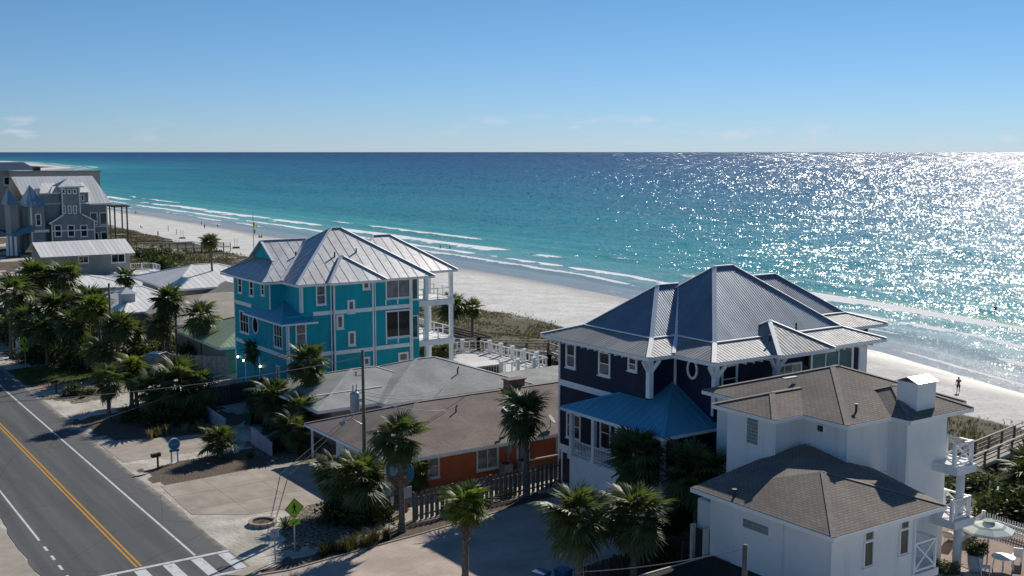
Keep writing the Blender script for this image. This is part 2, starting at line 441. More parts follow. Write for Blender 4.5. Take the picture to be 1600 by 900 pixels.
def hip(parent, x0, x1, y0, y1, ze, xa, xb, yr, zr, kind='slope', mat='brown shingle', brk=None, sides='SWEN', pw=.6, ribs=1, apron=None, caps=True, capmat='white trim', capw=.28, soffit='white trim', apw=None, apribs=None):
    """hip roof with its ridge along X from xa to xb; brk=(run, z) puts a flatter skirt at the eaves"""
    S = [(x0, y0, ze), (x1, y0, ze), (x1, y1, ze), (x0, y1, ze)]
    Ra, Rb = (xa, yr, zr), (xb, yr, zr)
    def put(pts, lower):
        if kind == 'slope': slope(parent, pts, mat)
        elif lower and apron: panels(parent, pts, apron, apw or pw, apribs or 1)
        else: panels(parent, pts, mat, pw, ribs)
    if brk:
        r, zb = brk
        Bk = [(x0 + r, y0 + r, zb), (x1 - r, y0 + r, zb), (x1 - r, y1 - r, zb), (x0 + r, y1 - r, zb)]
        idx = {'S': (0, 1), 'E': (1, 2), 'N': (2, 3), 'W': (3, 0)}
        for s_ in sides:
            i, j = idx[s_]; put([S[i], S[j], Bk[j], Bk[i]], True)
            if caps: cap(parent, Bk[i], Bk[j], capmat, .32, .06, 'break_flashing')
        T = Bk
    else: T = S
    up = {'S': [T[0], T[1], Rb, Ra], 'N': [T[2], T[3], Ra, Rb], 'W': [T[3], T[0], Ra], 'E': [T[1], T[2], Rb]}
    for s_ in sides:
        q = up[s_]
        if abs(xa - xb) < 1e-6 and s_ in 'SN': q = q[:3]
        put(q, False)
    if caps:
        for i, R_ in ((0, Ra), (1, Rb), (2, Rb), (3, Ra)):
            if brk: cap(parent, S[i], T[i], capmat, capw)
            cap(parent, T[i], R_, capmat, capw, *((.03, 'ridge_cap', .005) if kind == 'slope' else ()))
        if abs(xa - xb) > .05: cap(parent, Ra, Rb, capmat, capw, *((.03, 'ridge_cap', .005) if kind == 'slope' else ()))
    if soffit:
        MB().box(x0 + .06, x1 - .06, y0 + .06, y1 - .06, ze - .24, ze - .2).build('soffit', soffit, parent)
        fascia(parent, [(x0, y0), (x1, y0), (x1, y1), (x0, y1)], ze, soffit, .2)

def wmap(plane, c):
    if plane == 'x': return lambda a, d, z: (c - d, a, z)
    return lambda a, d, z: (a, c - d, z)
def wb(m, f, a0, a1, d0, d1, z0, z1):
    p, q = f(a0, d0, z0), f(a1, d1, z1)
    m.box(min(p[0], q[0]), max(p[0], q[0]), min(p[1], q[1]), max(p[1], q[1]), z0, z1)
def window(house, plane, c, a0, a1, z0, z1, kind='double', glass='dark glass', trim=.13, mat='white trim', lower=None, cols=1, sill=True):
    if a0 > a1: a0, a1 = a1, a0
    if z0 > z1: z0, z1 = z1, z0
    f = wmap(plane, c); m = MB(); d = .07
    wb(m, f, a0, a0 + trim, 0, d, z0, z1); wb(m, f, a1 - trim, a1, 0, d, z0, z1)
    wb(m, f, a0 + trim, a1 - trim, 0, d, z1 - trim, z1); wb(m, f, a0 + trim, a1 - trim, 0, d, z0, z0 + trim)
    w = m.build('window', mat, house)
    ia, ib, ja, jb = a0 + trim, a1 - trim, z0 + trim, z1 - trim
    if sill:
        m = MB(); wb(m, f, a0 - .05, a1 + .05, 0, .13, z0 - .06, z0); m.build('sill', mat, w)
    nz = 2 if kind == 'double' else 1
    for i in range(cols):
        pa, pb = ia + (ib - ia) * i / cols, ia + (ib - ia) * (i + 1) / cols
        for k in range(nz):
            qa, qb = ja + (jb - ja) * k / nz, ja + (jb - ja) * (k + 1) / nz
            m = MB(); wb(m, f, pa + .025, pb - .025, .0, .018, qa + .02, qb - .02)
            m.build('pane', (lower if (lower and k == 0) else glass), w)
        if i: m = MB(); wb(m, f, pa - .03, pa + .03, 0, .055, ja, jb); m.build('mullion', mat, w)
    if nz == 2:
        zm = (ja + jb) / 2; m = MB(); wb(m, f, ia, ib, 0, .05, zm - .03, zm + .03); m.build('meeting_rail', mat, w)
    return w
def win_px(house, plane, c, u0, v0, u1, v1, **kw):
    p, q = (onX if plane == 'x' else onY)(u0, v0, c), (onX if plane == 'x' else onY)(u1, v1, c)
    return window(house, plane, c, p[0], q[0], p[1], q[1], **kw)
def band(house, plane, c, a0, a1, z0, z1, d=.045, name='trim_band', mat='white trim'):
    m = MB(); wb(m, wmap(plane, c), min(a0, a1), max(a0, a1), 0, d, z0, z1); return m.build(name, mat, house)
def oval(house, plane, c, a, z, ra, rz):
    f = wmap(plane, c); ax = (1, 0, 0) if plane == 'x' else (0, 1, 0)
    w = MB().ring(f(a, .03, z), ra, rz, ax, .14, .08, 28).build('window', 'white trim', house)
    MB().disc(f(a, .012, z), ra, ax, 28, rz, .02).build('pane', 'dark glass', w)
def railing(parent, pts, z, h=1.0, post=.1, rail=.07, mat='white trim', spacing=1.6, style='baluster', bal=.14, mid=True):
    """posts, rails and balusters along a line of points on a floor at height z (or z per point)"""
    bm = MB().box(-.018, .018, -.018, .018, 0, h - .12).mesh('baluster'); bm.materials.append(MATS[mat])
    org = root_loc(parent)
    for a, b in zip(pts[:-1], pts[1:]):
        A = Vector((a[0], a[1], a[2] if len(a) > 2 else z)); B = Vector((b[0], b[1], b[2] if len(b) > 2 else z)); L = (B - A).length
        n = max(1, round(L / spacing))
        for k in range(n + 1):
            p = A.lerp(B, k / n)
            if k == 0 and a is not pts[0]: continue
            MB().box(p.x - post / 2, p.x + post / 2, p.y - post / 2, p.y + post / 2, p.z, p.z + h + .06).build('post', mat, parent)
        MB().beam(A + Vector((0, 0, h)), B + Vector((0, 0, h)), rail * 1.4, rail).build('top_rail', mat, parent)
        if style != 'x': MB().beam(A + Vector((0, 0, .12)), B + Vector((0, 0, .12)), rail, rail).build('bottom_rail', mat, parent)
        if style == 'baluster':
            nb = int(L / bal)
            for k in range(1, nb):
                inst('baluster', bm, parent, A.lerp(B, k / nb) + Vector((0, 0, .08)) - org)
        elif style == 'rails':
            for q in (.4, .7): MB().beam(A + Vector((0, 0, h * q)), B + Vector((0, 0, h * q)), rail * .6, rail).build('rail', mat, parent)
        elif style == 'cable':
            MB().beam(A + Vector((0, 0, h * .55)), B + Vector((0, 0, h * .55)), rail * .5, rail * .5).build('rail', mat, parent)
        elif style == 'x':
            MB().beam(A + Vector((0, 0, .15)), B + Vector((0, 0, .15)), rail, rail).build('bottom_rail', mat, parent)
            for k in range(n):
                p, q = A.lerp(B, k / n), A.lerp(B, (k + 1) / n)
                MB().beam(p + Vector((0, 0, .15)), q + Vector((0, 0, h)), rail * .9, rail * .9).build('brace', mat, parent)
                MB().beam(q + Vector((0, 0, .15)), p + Vector((0, 0, h)), rail * .8, rail * .8).build('brace', mat, parent)
basic('tan roll roof', (.36, .32, .27), .9, .12, .5, 40, .2, dirt=.2)
basic('deck white', (.55, .54, .52), .7, .12, 2, 30, .2, dirt=.2)
# ------------------------------------------------------------------ terrain
def vnoise(x, y, seed=0):
    """smooth value noise, numpy arrays"""
    x = np.asarray(x, float); y = np.asarray(y, float)
    xi, yi = np.floor(x).astype(np.int64), np.floor(y).astype(np.int64); fx, fy = x - xi, y - yi
    fx = fx * fx * (3 - 2 * fx); fy = fy * fy * (3 - 2 * fy)
    def h(a, b):
        n = (a * 374761393 + b * 668265263 + seed * 1442695041) & 0x7fffffff
        n = ((n ^ (n >> 13)) * 1274126177) & 0x7fffffff
        return ((n ^ (n >> 16)) & 0xffff) / 65535.0
    return (h(xi, yi) * (1 - fx) + h(xi + 1, yi) * fx) * (1 - fy) + (h(xi, yi + 1) * (1 - fx) + h(xi + 1, yi + 1) * fx) * fy
def fbm(x, y, seed=0, o=4):
    s, a, t_ = 0, .5, 0
    for k in range(o):
        s = s + a * vnoise(x * 2 ** k, y * 2 ** k, seed + k); t_ += a; a *= .55
    return s / t_
SY = [-3000, -50, 30, 71, 80, 97, 164, 190, 230, 358, 435, 508]
SX = [-500, 98, 111, 118, 121, 127, 135.5, 138, 139.5, 142, 144.5, 146]
def shore(Y):
    Y = np.asarray(Y, float); b = np.interp(Y, SY, SX)
    e = np.clip(Y - 508, 0, 1500)
    return b + 1.5e-4 * e ** 2 + np.clip(Y - 2008, 0, None) * .12
def dedge(Y):
    Y = np.asarray(Y, float)
    return np.interp(Y, [-3000, 30, 57, 80, 140, 250, 300, 400, 508], [-560, 93, 95.5, 99, 100, 102, 103, 108, 112]) + 1.5e-4 * np.clip(Y - 508, 0, 1500) ** 2 + (fbm(Y * .07, Y * 0 + 3, 5) - .5) * 5
def ground_z(X, Y):
    X = np.asarray(X, float); Y = np.asarray(Y, float)
    sh, de = shore(Y), dedge(Y); x0 = np.minimum(58., de - 30)
    t_ = np.clip((X - x0) / np.maximum(de - x0, 1), 0, 1); st = t_ * t_ * (3 - 2 * t_)
    z = -3.4 * st + (fbm(X * .12, Y * .12, 2) - .5) * 1.7 * np.sin(np.pi * t_) + (fbm(X * .5, Y * .5, 8) - .5) * .5 * np.sin(np.pi * t_)
    b = np.clip((X - de) / np.maximum(sh - de, 1), 0, 1)
    z = z + np.where(X > de, -1.6 * b ** 1.4, 0)
    z = z + np.where(X > sh, -(X - sh) * .06, 0)
    z = z + np.where((X > de) & (X < sh), (fbm(X * .35, Y * .18, 21) - .5) * .14 * np.sin(np.pi * b), 0)
    return z
gz = lambda x, y: float(ground_z(x, y))

def grid_mesh(name, X, Y, Z, attrs):
    ny, nx = X.shape
    v = np.stack([X, Y, Z], -1).reshape(-1, 3)
    i = np.arange((ny - 1) * (nx - 1)); r, c = i // (nx - 1), i % (nx - 1); a = r * nx + c
    f = np.stack([a, a + 1, a + nx + 1, a + nx], -1)
    me = bpy.data.meshes.new(name)
    me.vertices.add(len(v)); me.vertices.foreach_set('co', v.ravel())
    me.loops.add(f.size); me.loops.foreach_set('vertex_index', f.ravel().astype(np.int32))
    me.polygons.add(len(f)); me.polygons.foreach_set('loop_start', np.arange(0, f.size, 4, dtype=np.int32))
    me.polygons.foreach_set('loop_total', np.full(len(f), 4, dtype=np.int32))
    me.polygons.foreach_set('use_smooth', [True] * len(f))
    me.update(calc_edges=True)
    for k, q in attrs.items():
        at = me.attributes.new(k, 'FLOAT', 'POINT'); at.data.foreach_set('value', np.ascontiguousarray(q, dtype=np.float32).ravel())
    return me
def inpoly(X, Y, poly):
    ins = np.zeros(X.shape, bool); n = len(poly)
    for i in range(n):
        (x1, y1), (x2, y2) = poly[i], poly[(i + 1) % n]
        if abs(y2 - y1) < 1e-9: continue
        c = ((y1 > Y) != (y2 > Y)) & (X < (x2 - x1) * (Y - y1) / (y2 - y1) + x1); ins ^= c
    return ins
def pxpoly(p): return [px(*q) for q in p]

yl = np.concatenate([np.linspace(-900, 20, 24)[:-1], np.arange(20, 140, .5), np.arange(140, 360, 2.0), np.linspace(360, 700, 60), np.linspace(720, 3500, 90)])
xs = np.concatenate([np.linspace(-900, -20, 14)[:-1], np.arange(-20, 17, 2.0), np.arange(17, 58, .5)])
ts = np.linspace(0, 1, 100)
GX = np.zeros((len(yl), len(xs) + len(ts))); GY = np.repeat(yl[:, None], GX.shape[1], 1)
for k, y in enumerate(yl):
    GX[k, :len(xs)] = xs; GX[k, len(xs):] = 58 + ts * max(60., float(shore(y)) + 45 - 58)
    if y < -60: GX[k, len(xs):] = 58 + ts * 60
GZ = ground_z(GX, GY)
GZ = np.where(GX < 58, 0, GZ)
wob = lambda s: (fbm(GX * .6, GY * .6, s) - .5) * 2.2
mulch = np.zeros(GX.shape); lawn = np.zeros(GX.shape); litter = np.zeros(GX.shape)
WX, WY = GX + wob(31), GY + wob(37)
for p in ([(222, 737), (300, 716), (360, 706), (395, 698), (430, 715), (440, 728), (330, 750), (275, 768)],
          [(116, 656), (175, 643), (330, 635), (400, 655), (300, 688), (190, 702), (150, 680)],
          [(405, 900), (520, 846), (640, 822), (760, 788), (875, 766), (880, 788), (760, 808), (640, 840), (560, 864), (430, 905)],
          [(380, 600), (470, 600), (520, 660), (470, 720), (420, 690), (390, 640)],
          [(210, 470), (372, 500), (372, 560), (300, 560), (200, 540)]):
    mulch = np.maximum(mulch, inpoly(WX, WY, pxpoly(p)))
for p in ([(-60, 590), (0, 580), (60, 572), (130, 560), (200, 552), (330, 556), (300, 582), (200, 592), (60, 604), (30, 606)],):
    lawn = np.maximum(lawn, inpoly(GX + wob(31) * .4, GY + wob(37) * .4, pxpoly(p)))
for p in ([(455, 800), (540, 752), (620, 770), (640, 822), (520, 846), (440, 860)], [(380, 690), (520, 690), (540, 720), (440, 735)], [(62, 622), (130, 600), (180, 596), (180, 620), (110, 632)],
          [(430, 690), (500, 670), (560, 700), (470, 725)]):
    litter = np.maximum(litter, inpoly(WX, WY, pxpoly(p)))
DE, SH = dedge(GY), shore(GY)
dune = np.clip((GX - 60) / 4, 0, 1) * np.clip((DE - GX) / 2.5 + .4, 0, 1)
dune = dune * np.clip(.35 + 1.5 * (fbm(GX * .09, GY * .09, 51) - .18) + .35 * (fbm(GX * .5, GY * .5, 57) - .5), 0, 1)
wet = np.clip(1 - (SH - GX) / 8.5 + (fbm(GX * .1, GY * .05, 61) - .5) * 1.4, 0, 1)
far = ((GY > 125) & (GX < 62) & (GX > 23)) * .85
me = grid_mesh('ground', GX, GY, GZ, {'mulch': np.maximum(mulch, far * (fbm(GX * .1, GY * .1, 3) > .42)), 'lawn': lawn, 'litter': litter, 'dune': dune, 'wet': wet, 'beach': np.clip((GX - DE + 3) / 4, 0, 1)})
t = NT('ground mix')
n1, n2, n3 = t.noise(.5, 7), t.noise(5, 6), t.noise(38, 3)
sand = t.mix(t.smooth(n1, .35, .68), (.42, .385, .325), (.62, .58, .51))
sand = t.mix(t.smooth(n2, .55, .8), sand, (.30, .255, .20))
beach = t.mix(t.smooth(t.noise(.22, 6), .35, .7), (.58, .565, .535), (.73, .715, .685))
beach = t.mix(t.math('MULTIPLY', t.smooth(t.noise(1.3, 6, rough=.8), .47, .62), .55), beach, (.36, .345, .32))
beach = t.mix(t.attr('wet'), beach, (.30, .285, .26))
c = t.mix(t.attr('beach'), sand, beach)
mul_c = t.mix(t.smooth(t.noise(9, 6), .35, .7), (.075, .056, .042), (.20, .155, .12))
c = t.mix(t.smooth(t.math('ADD', t.attr('mulch'), t.math('MULTIPLY', t.math('SUBTRACT', n2, .5), .9)), .35, .65), c, mul_c)
lit = t.mix(t.smooth(t.noise(4.5, 6, rough=.75), .44, .56), (.30, .26, .20), (.075, .06, .04))
c = t.mix(t.smooth(t.math('ADD', t.attr('litter'), t.math('MULTIPLY', t.math('SUBTRACT', n2, .5), .9)), .35, .65), c, lit)
lw = t.mix(t.smooth(t.noise(2.2, 6), .35, .7), (.055, .075, .02), (.14, .135, .05))
c = t.mix(t.smooth(t.math('ADD', t.attr('lawn'), t.math('MULTIPLY', t.math('SUBTRACT', n2, .5), .5)), .4, .6), c, lw)
dn = t.mix(t.smooth(t.noise(1.2, 7), .3, .7), (.060, .052, .030), (.125, .108, .068))
c = t.mix(t.smooth(t.math('ADD', t.attr('dune'), t.math('MULTIPLY', t.math('SUBTRACT', n2, .5), .8)), .38, .62), c, dn)
t.set(c, t.math('SUBTRACT', .95, t.math('MULTIPLY', t.attr('wet'), .48)), .25)
t.bump(t.math('ADD', t.math('MULTIPLY', n2, .8), t.math('ADD', t.math('MULTIPLY', n3, .25), t.math('MULTIPLY', t.noise(1.6, 4), 1.3))), .55, .12)
struct(link('ground', me, 'ground mix'))

# ------------------------------------------------------------------ road and drives
def sheet(name, poly, z, mat, parent=None, sub=None):
    m = MB(); m.poly([(x, y, z) for x, y in poly], [(x, y) for x, y in poly])
    return m.build(name, mat, parent)
t = NT('asphalt')
sx = t.node('ShaderNodeSeparateXYZ'); t.l.new(t.pos(), sx.inputs[0])
stretch = t.scaled(t.pos(), (1.2, .06, 1))
base = t.mix(t.smooth(t.noise(1.1, 6, stretch), .3, .7), (.082, .083, .085), (.118, .118, .119))
dist = t.math('ABSOLUTE', t.math('SUBTRACT', t.math('FRACT', t.math('DIVIDE', t.math('SUBTRACT', sx.outputs[0], 13.1), 1.66)), .5))
base = t.mix(t.math('MULTIPLY', t.smooth(dist, .28, .06), .28), base, (.058, .058, .06))
edge = t.smooth(sx.outputs[0], 19.6, 20.0)
base = t.mix(t.math('MULTIPLY', edge, .75), base, (.125, .126, .13))
base = t.mix(t.math('MULTIPLY', t.smooth(t.noise(.35, 5, t.scaled(t.pos(), (1, .3, 1))), .55, .72), .3), base, (.14, .138, .135))
base = t.mix(t.math('MULTIPLY', t.smooth(t.math('ADD', sx.outputs[0], t.math('MULTIPLY', t.noise(1.5, 6), 1.1)), 21.4, 22.1), .9), base, (.34, .30, .25))
cv = t.node('ShaderNodeTexVoronoi', feature='DISTANCE_TO_EDGE'); cv.inputs['Scale'].default_value = .16
t.l.new(t.mix(.12, t.pos(), t.node('ShaderNodeTexNoise').outputs[1]), cv.inputs['Vector'])
base = t.mix(t.math('MULTIPLY', t.smooth(cv.outputs[0], .006, .0015), .45), base, (.03, .03, .03))
t.set(t.mix(1., base, t.mix(t.noise(80, 2), (.8,) * 3, (1.2,) * 3), 'MULTIPLY'), .85, .3)
t.bump(t.noise(70, 2), .35, .01)
re = [(21.45 + (float(fbm(y * .35, 4., 71)) - .5) * .7, y) for y in np.concatenate([np.linspace(-300, 20, 10), np.arange(24, 180, 1.), np.linspace(185, 900, 60)])]
le = [(11.9 + (float(fbm(y * .35, 9., 73)) - .5) * .7, y) for y in np.concatenate([np.linspace(-300, 20, 10), np.arange(24, 180, 1.), np.linspace(185, 900, 60)])]
m = MB()
for k in range(len(re) - 1):
    a, b, c_, d = le[k], re[k], re[k + 1], le[k + 1]
    m.poly([(*a, .02), (*b, .02), (*c_, .02), (*d, .02)])
road = struct(m.build('road', 'asphalt'))
for nm, pc in (('white road paint', (.62, .63, .64)), ('yellow road paint', (.55, .27, .035))):
    t = NT(nm)
    wear = t.math('MULTIPLY', t.smooth(t.noise(3.5, 7, rough=.7), .48, .68), .55)
    t.set(t.mix(wear, pc, (.12, .12, .12)), .75, .3)
def paint(name, x0, x1, y0, y1, mat='white road paint'):
    m = MB(); n = max(1, int((y1 - y0) / 6))
    for k in range(n):
        m.poly([(x0, y0 + (y1 - y0) * k / n, .026), (x1, y0 + (y1 - y0) * k / n, .026), (x1, y0 + (y1 - y0) * (k + 1) / n, .026), (x0, y0 + (y1 - y0) * (k + 1) / n, .026)])
    return m.build(name, mat, road)
for a, b in ((59.25, 800), (-300, 55.2)):
    paint('edge_line', 19.44, 19.58, a, b)
    paint('centre_line', 16.29, 16.41, a, b, 'yellow road paint'); paint('centre_line', 16.53, 16.65, a, b, 'yellow road paint')
paint('edge_line', 12.93, 13.06, 66.6, 800)
for k in range(5): paint('line_dash', 12.92, 13.07, 57.6 + k * 1.75, 58.4 + k * 1.75)
paint('stop_line', 12.6, 21.3, 58.82, 59.10); paint('stop_line', 12.6, 21.9, 55.6, 55.86)
for k in range(6): paint('crosswalk_bar', 13.0 + k * 1.52, 13.62 + k * 1.52, 55.95, 58.72)

def slabs(name, poly, z, nx, ny, mat, th=.09, gap=.03):
    """a concrete drive cast in separate slabs"""
    o = struct(sheet(name, poly, z - .008, mat))
    X = [p[0] for p in poly]; Y = [p[1] for p in poly]; x0, x1, y0, y1 = min(X), max(X), min(Y), max(Y)
    for i in range(nx):
        for j in range(ny):
            q = [tuple(p) for p in poly]
            q = clip2(clip2(q, 0, x0 + (x1 - x0) * i / nx + gap / 2, True), 0, x0 + (x1 - x0) * (i + 1) / nx - gap / 2, False)
            q = clip2(clip2(q, 1, y0 + (y1 - y0) * j / ny + gap / 2, True), 1, y0 + (y1 - y0) * (j + 1) / ny - gap / 2, False)
            if len(q) < 3: continue
            dz = random.uniform(-.003, .003)
            m = MB(); m.poly([(x, y, z + dz) for x, y in q])
            for k in range(len(q)):
                a, b = q[k], q[(k + 1) % len(q)]
                m.poly([(a[0], a[1], z + dz), (a[0], a[1], z + dz - .02), (b[0], b[1], z + dz - .02), (b[0], b[1], z + dz)])
            m.build('slab', mat, o)
    return o
slabs('concrete_drive', [(21.7, 66.3), (24.5, 64.4), (30.6, 63.8), (33.2, 63.9), (34.2, 68), (33.6, 73.2), (30.5, 73.9), (22.0, 73.3)], .016, 4, 3, 'concrete slab')
struct(sheet('parking_apron', [(33.3, 73.9), (35.0, 68), (34.6, 63.6), (31, 62.2), (30.2, 63.6), (34.35, 63.8), (34.3, 68), (33.7, 73.4)], .05, 'concrete'))
slabs('motel_drive', [(21.6, 80.6), (30.8, 80.4), (30.9, 85.0), (27, 85.8), (21.5, 87.6)], .016, 3, 2, 'concrete')
slabs('pink_drive', [(21.4, 109.8), (26.5, 108.6), (29.5, 109.6), (29.3, 111.8), (25.5, 112.6), (21.3, 112.9)], .016, 2, 1, 'pink concrete')
slabs('teal_house_drive', [(30.0, 96.5), (36.0, 95.8), (38.9, 96.0), (38.9, 106.5), (31.0, 108.0)], .02, 3, 3, 'concrete')
pv = pxpoly([(388, 903), (450, 893), (560, 862), (650, 838), (760, 806), (850, 783), (880, 776)]) + [(44.0, 56.5), (44.4, 47.0), (40.0, 45.5), (30, 44.2), (21.9, 43.6), (21.7, 53.6)]
struct(sheet('paver_drive', pv, .05, 'drive pavers'))
for k, (a, b) in enumerate(zip(pv[:6], pv[1:7])):
    struct(MB().beam((*a, .045), (*b, .045), .12, .13).build('drive_kerb', 'concrete'))
struct(sheet('footpath', pxpoly([(560, 825), (650, 795), (660, 806), (640, 815), (575, 842), (540, 852)]), .04, 'concrete slab'))
struct(sheet('kerb_ramp', pxpoly([(352, 899), (392, 886), (420, 880), (412, 890), (398, 902)]), .04, 'concrete'))
struct(sheet('roadside_verge', [(-4, 40), (11.6, 40), (11.75, 60), (11.6, 78), (11.7, 100), (11.6, 140), (-4, 140)], .012, 'concrete'))

# ------------------------------------------------------------------ sea
xa = np.concatenate([np.arange(-22, 75, .8), np.geomspace(76, 60000, 70)])
ya = np.concatenate([-np.geomspace(30000, 80, 30), np.arange(-60, 360, 1.6), np.arange(360, 760, 4.0), np.geomspace(770, 60000, 60)])
S, YY = np.meshgrid(xa, ya)
SHY = shore(YY); near = (np.abs(YY) < 3000)
SHm = np.where(YY > 3000, shore(3000.), np.where(YY < -900, shore(-900.), SHY))
XX = SHm + S
foam = np.zeros(S.shape); ZZ = np.full(S.shape, -5.0)
lines = [  # distance from the shore line, wander, width to the shore, width to the sea, height, seed
    (4.0, 2.2, .7, .4, .04, 101), (13.0, 3.0, 1.2, .7, .2, 103), (21.5, 3.0, 1.8, 1.0, .3, 107), (34.0, 5.0, 4.2, 1.3, .32, 109), (46.0, 5.0, 1.6, .9, .4, 113)]
for d0, wn_, ws, we, hh, sd in lines:
    c0 = d0 + (fbm(YY * .018, YY * 0 + .5, sd, 3) - .5) * 2 * wn_
    amp = np.clip((fbm(YY * .016, YY * 0 + 7.5, sd + 1, 3) - .40) * 5.0, 0, 1)
    if d0 in (34.0,): amp = np.maximum(amp, np.clip((190 - YY) / 40, 0, 1) * np.clip((YY - 60) / 20, 0, 1)) * np.clip(1.25 - np.clip((YY - 330) / 700, 0, 1) * .5, 0, 1)
    if d0 == 46.0: amp = amp * np.clip((YY - 130) / 60, 0, 1)
    if d0 == 4.0: amp = np.maximum(amp * .8, .35)
    if d0 == 21.5: amp = np.maximum(amp, .35 + .5 * (fbm(YY * .05, YY * 0, 3) > .4))
    q = S - c0; rag = (fbm(S * .5, YY * .22, sd + 5) - .5) * 2.8; amp = amp * np.clip(.6 + (fbm(YY * .09, YY * 0 + 2.5, sd + 9) - .3) * 2.4, 0, 1)
    if d0 == 34.0:
        nearm = np.clip((200 - YY) / 50, 0, 1) * np.clip((YY - 50) / 20, 0, 1); amp = np.maximum(amp, nearm)
        crest_a = np.exp(-((q - 3.2) / 2.2) ** 2) * np.clip((175 - YY) / 40, 0, 1) * np.clip((YY - 85) / 15, 0, 1)
    w_ = np.where(q < 0, ws * (1 + .9 * rag), we)
    foam = np.maximum(foam, np.exp(-(q / np.maximum(w_, .35)) ** 2) * np.clip(amp * 1.35, 0, 1))
    ZZ += hh * np.exp(-((q - 1.2) / np.where(q - 1.2 < 0, 2.6, 4.2)) ** 2) * (.3 + .7 * amp)
    foam = np.maximum(foam, .36 * np.exp(-((q + ws * 3) / (ws * 3)) ** 2) * amp)
ZZ += .12 * np.sin(S * .42 + 2.2 * fbm(S * .03, YY * .02, 131)) * np.exp(-np.clip(S - 25, 0, None) / 90) * (S > 8)
ZZ = np.where(S < 0, -5.0 + S * .02, ZZ)
bars = np.clip((fbm(XX * .012 + 3, YY * .0022, 141) - .5) * 2, -1, 1)
me = grid_mesh('sea', XX, YY, ZZ, {'foam': foam, 'offshore': np.clip(S, -30, 20000), 'bars': bars, 'crest': crest_a})
t = NT('sea water')
off = t.attr('offshore'); P = t.pos()
lo = t.math('ADD', off, t.math('MULTIPLY', t.math('MULTIPLY', t.attr('bars'), 40.), t.smooth(off, 30, 120)))
ramp = t.node('ShaderNodeValToRGB')
lg = t.math('DIVIDE', t.math('LOGARITHM', t.math('MAXIMUM', t.math('ADD', lo, 12.), 4.), 10.), 4.)
t.l.new(lg, ramp.inputs[0])
def lp(s_): return math.log10(max(s_ + 12, 4)) / 4
stops = [(-6, (.34, .335, .325)), (6, (.31, .345, .345)), (16, (.22, .345, .355)), (28, (.12, .35, .36)), (48, (.045, .29, .31)), (95, (.008, .205, .25)), (200, (.003, .155, .225)), (520, (.002, .098, .200)), (1500, (.002, .062, .165)), (6000, (.002, .045, .135))]
el = ramp.color_ramp.elements
while len(el) < len(stops): el.new(.5)
for e_, (s_, c_) in zip(el, stops): e_.position = lp(s_); e_.color = (*c_, 1)
streak = t.noise(.012, 5, t.scaled(P, (1, .28, 1)))
wc = t.mix(1., ramp.outputs[0], t.mix(t.smooth(streak, .3, .7), (.78, .84, .88), (1.22, 1.15, 1.10)), 'MULTIPLY')
crest = t.math('MULTIPLY', t.smooth(t.attr('foam'), .0, .25), t.smooth(off, 20, 34))
wc = t.mix(t.math('MULTIPLY', crest, .4), wc, (.05, .22, .16))
wc = t.mix(t.math('MULTIPLY', t.attr('crest'), .75), wc, (.12, .30, .12))
fn = t.noise(1.3, 9, t.scaled(P, (1, .45, 1)), .74)
fm = t.smooth(t.math('ADD', t.attr('foam'), t.math('MULTIPLY', t.math('SUBTRACT', fn, .5), 1.25)), .38, .60)
fm = t.math('MULTIPLY', fm, t.smooth(t.attr('foam'), .05, .2))
wcap = t.math('MULTIPLY', t.smooth(t.noise(.11, 6, t.scaled(P, (1, .35, 1)), .7), .735, .76), t.smooth(off, 60, 120))
fm = t.math('MAXIMUM', fm, t.math('MULTIPLY', wcap, .35))
t.set(t.mix(fm, wc, (.90, .91, .91)), t.math('ADD', .13, t.math('MULTIPLY', fm, .6)), .0)
t.b.inputs['IOR'].default_value = 1.33
def ncol(scale, detail, sc):
    q = t.node('ShaderNodeTexNoise'); q.inputs['Scale'].default_value = scale; q.inputs['Detail'].default_value = detail; q.inputs['Roughness'].default_value = .6
    t.l.new(t.scaled(P, sc), q.inputs['Vector'])
    r = t.node('ShaderNodeVectorMath', operation='SUBTRACT'); t.l.new(q.outputs[1], r.inputs[0]); r.inputs[1].default_value = (.5, .5, .5); return r.outputs[0]
def vsc(v, k):
    r = t.node('ShaderNodeVectorMath', operation='SCALE'); t.l.new(v, r.inputs[0])
    if isinstance(k, (int, float)): r.inputs['Scale'].default_value = k
    else: t.l.new(k, r.inputs['Scale'])
    return r.outputs[0]
def vadd(a, b):
    r = t.node('ShaderNodeVectorMath', operation='ADD'); t.l.new(a, r.inputs[0]); t.l.new(b, r.inputs[1]); return r.outputs[0]
# wind chop near the shore, longer and longer wave groups farther out
py_ = t.node('ShaderNodeSeparateXYZ'); t.l.new(P, py_.inputs[0]); dd_ = t.math('ADD', off, 110.)
cx_ = t.node('ShaderNodeCombineXYZ'); t.l.new(t.math('DIVIDE', 20000., dd_), cx_.inputs[0]); t.l.new(t.math('MULTIPLY', t.math('DIVIDE', py_.outputs[1], dd_), 300.), cx_.inputs[1])
def gcol(scale, detail):
    q = t.node('ShaderNodeTexNoise'); q.inputs['Scale'].default_value = scale; q.inputs['Detail'].default_value = detail; q.inputs['Roughness'].default_value = .6; t.l.new(cx_.outputs[0], q.inputs['Vector'])
    r = t.node('ShaderNodeVectorMath', operation='SUBTRACT'); t.l.new(q.outputs[1], r.inputs[0]); r.inputs[1].default_value = (.5, .5, .5); return r.outputs[0]
chop = vadd(vsc(ncol(.24, 3, (1, .5, 1)), 1.1), vadd(vsc(gcol(1.35, 1), 1.9), vsc(gcol(.3, 2), .9)))
chop = vadd(chop, vsc(ncol(.035, 3, (1, .5, 1)), .5))
chop = vsc(chop, t.math('MULTIPLY', t.smooth(off, 2, 45, .22, 1.), t.smooth(off, 40, 700, .72, .95)))
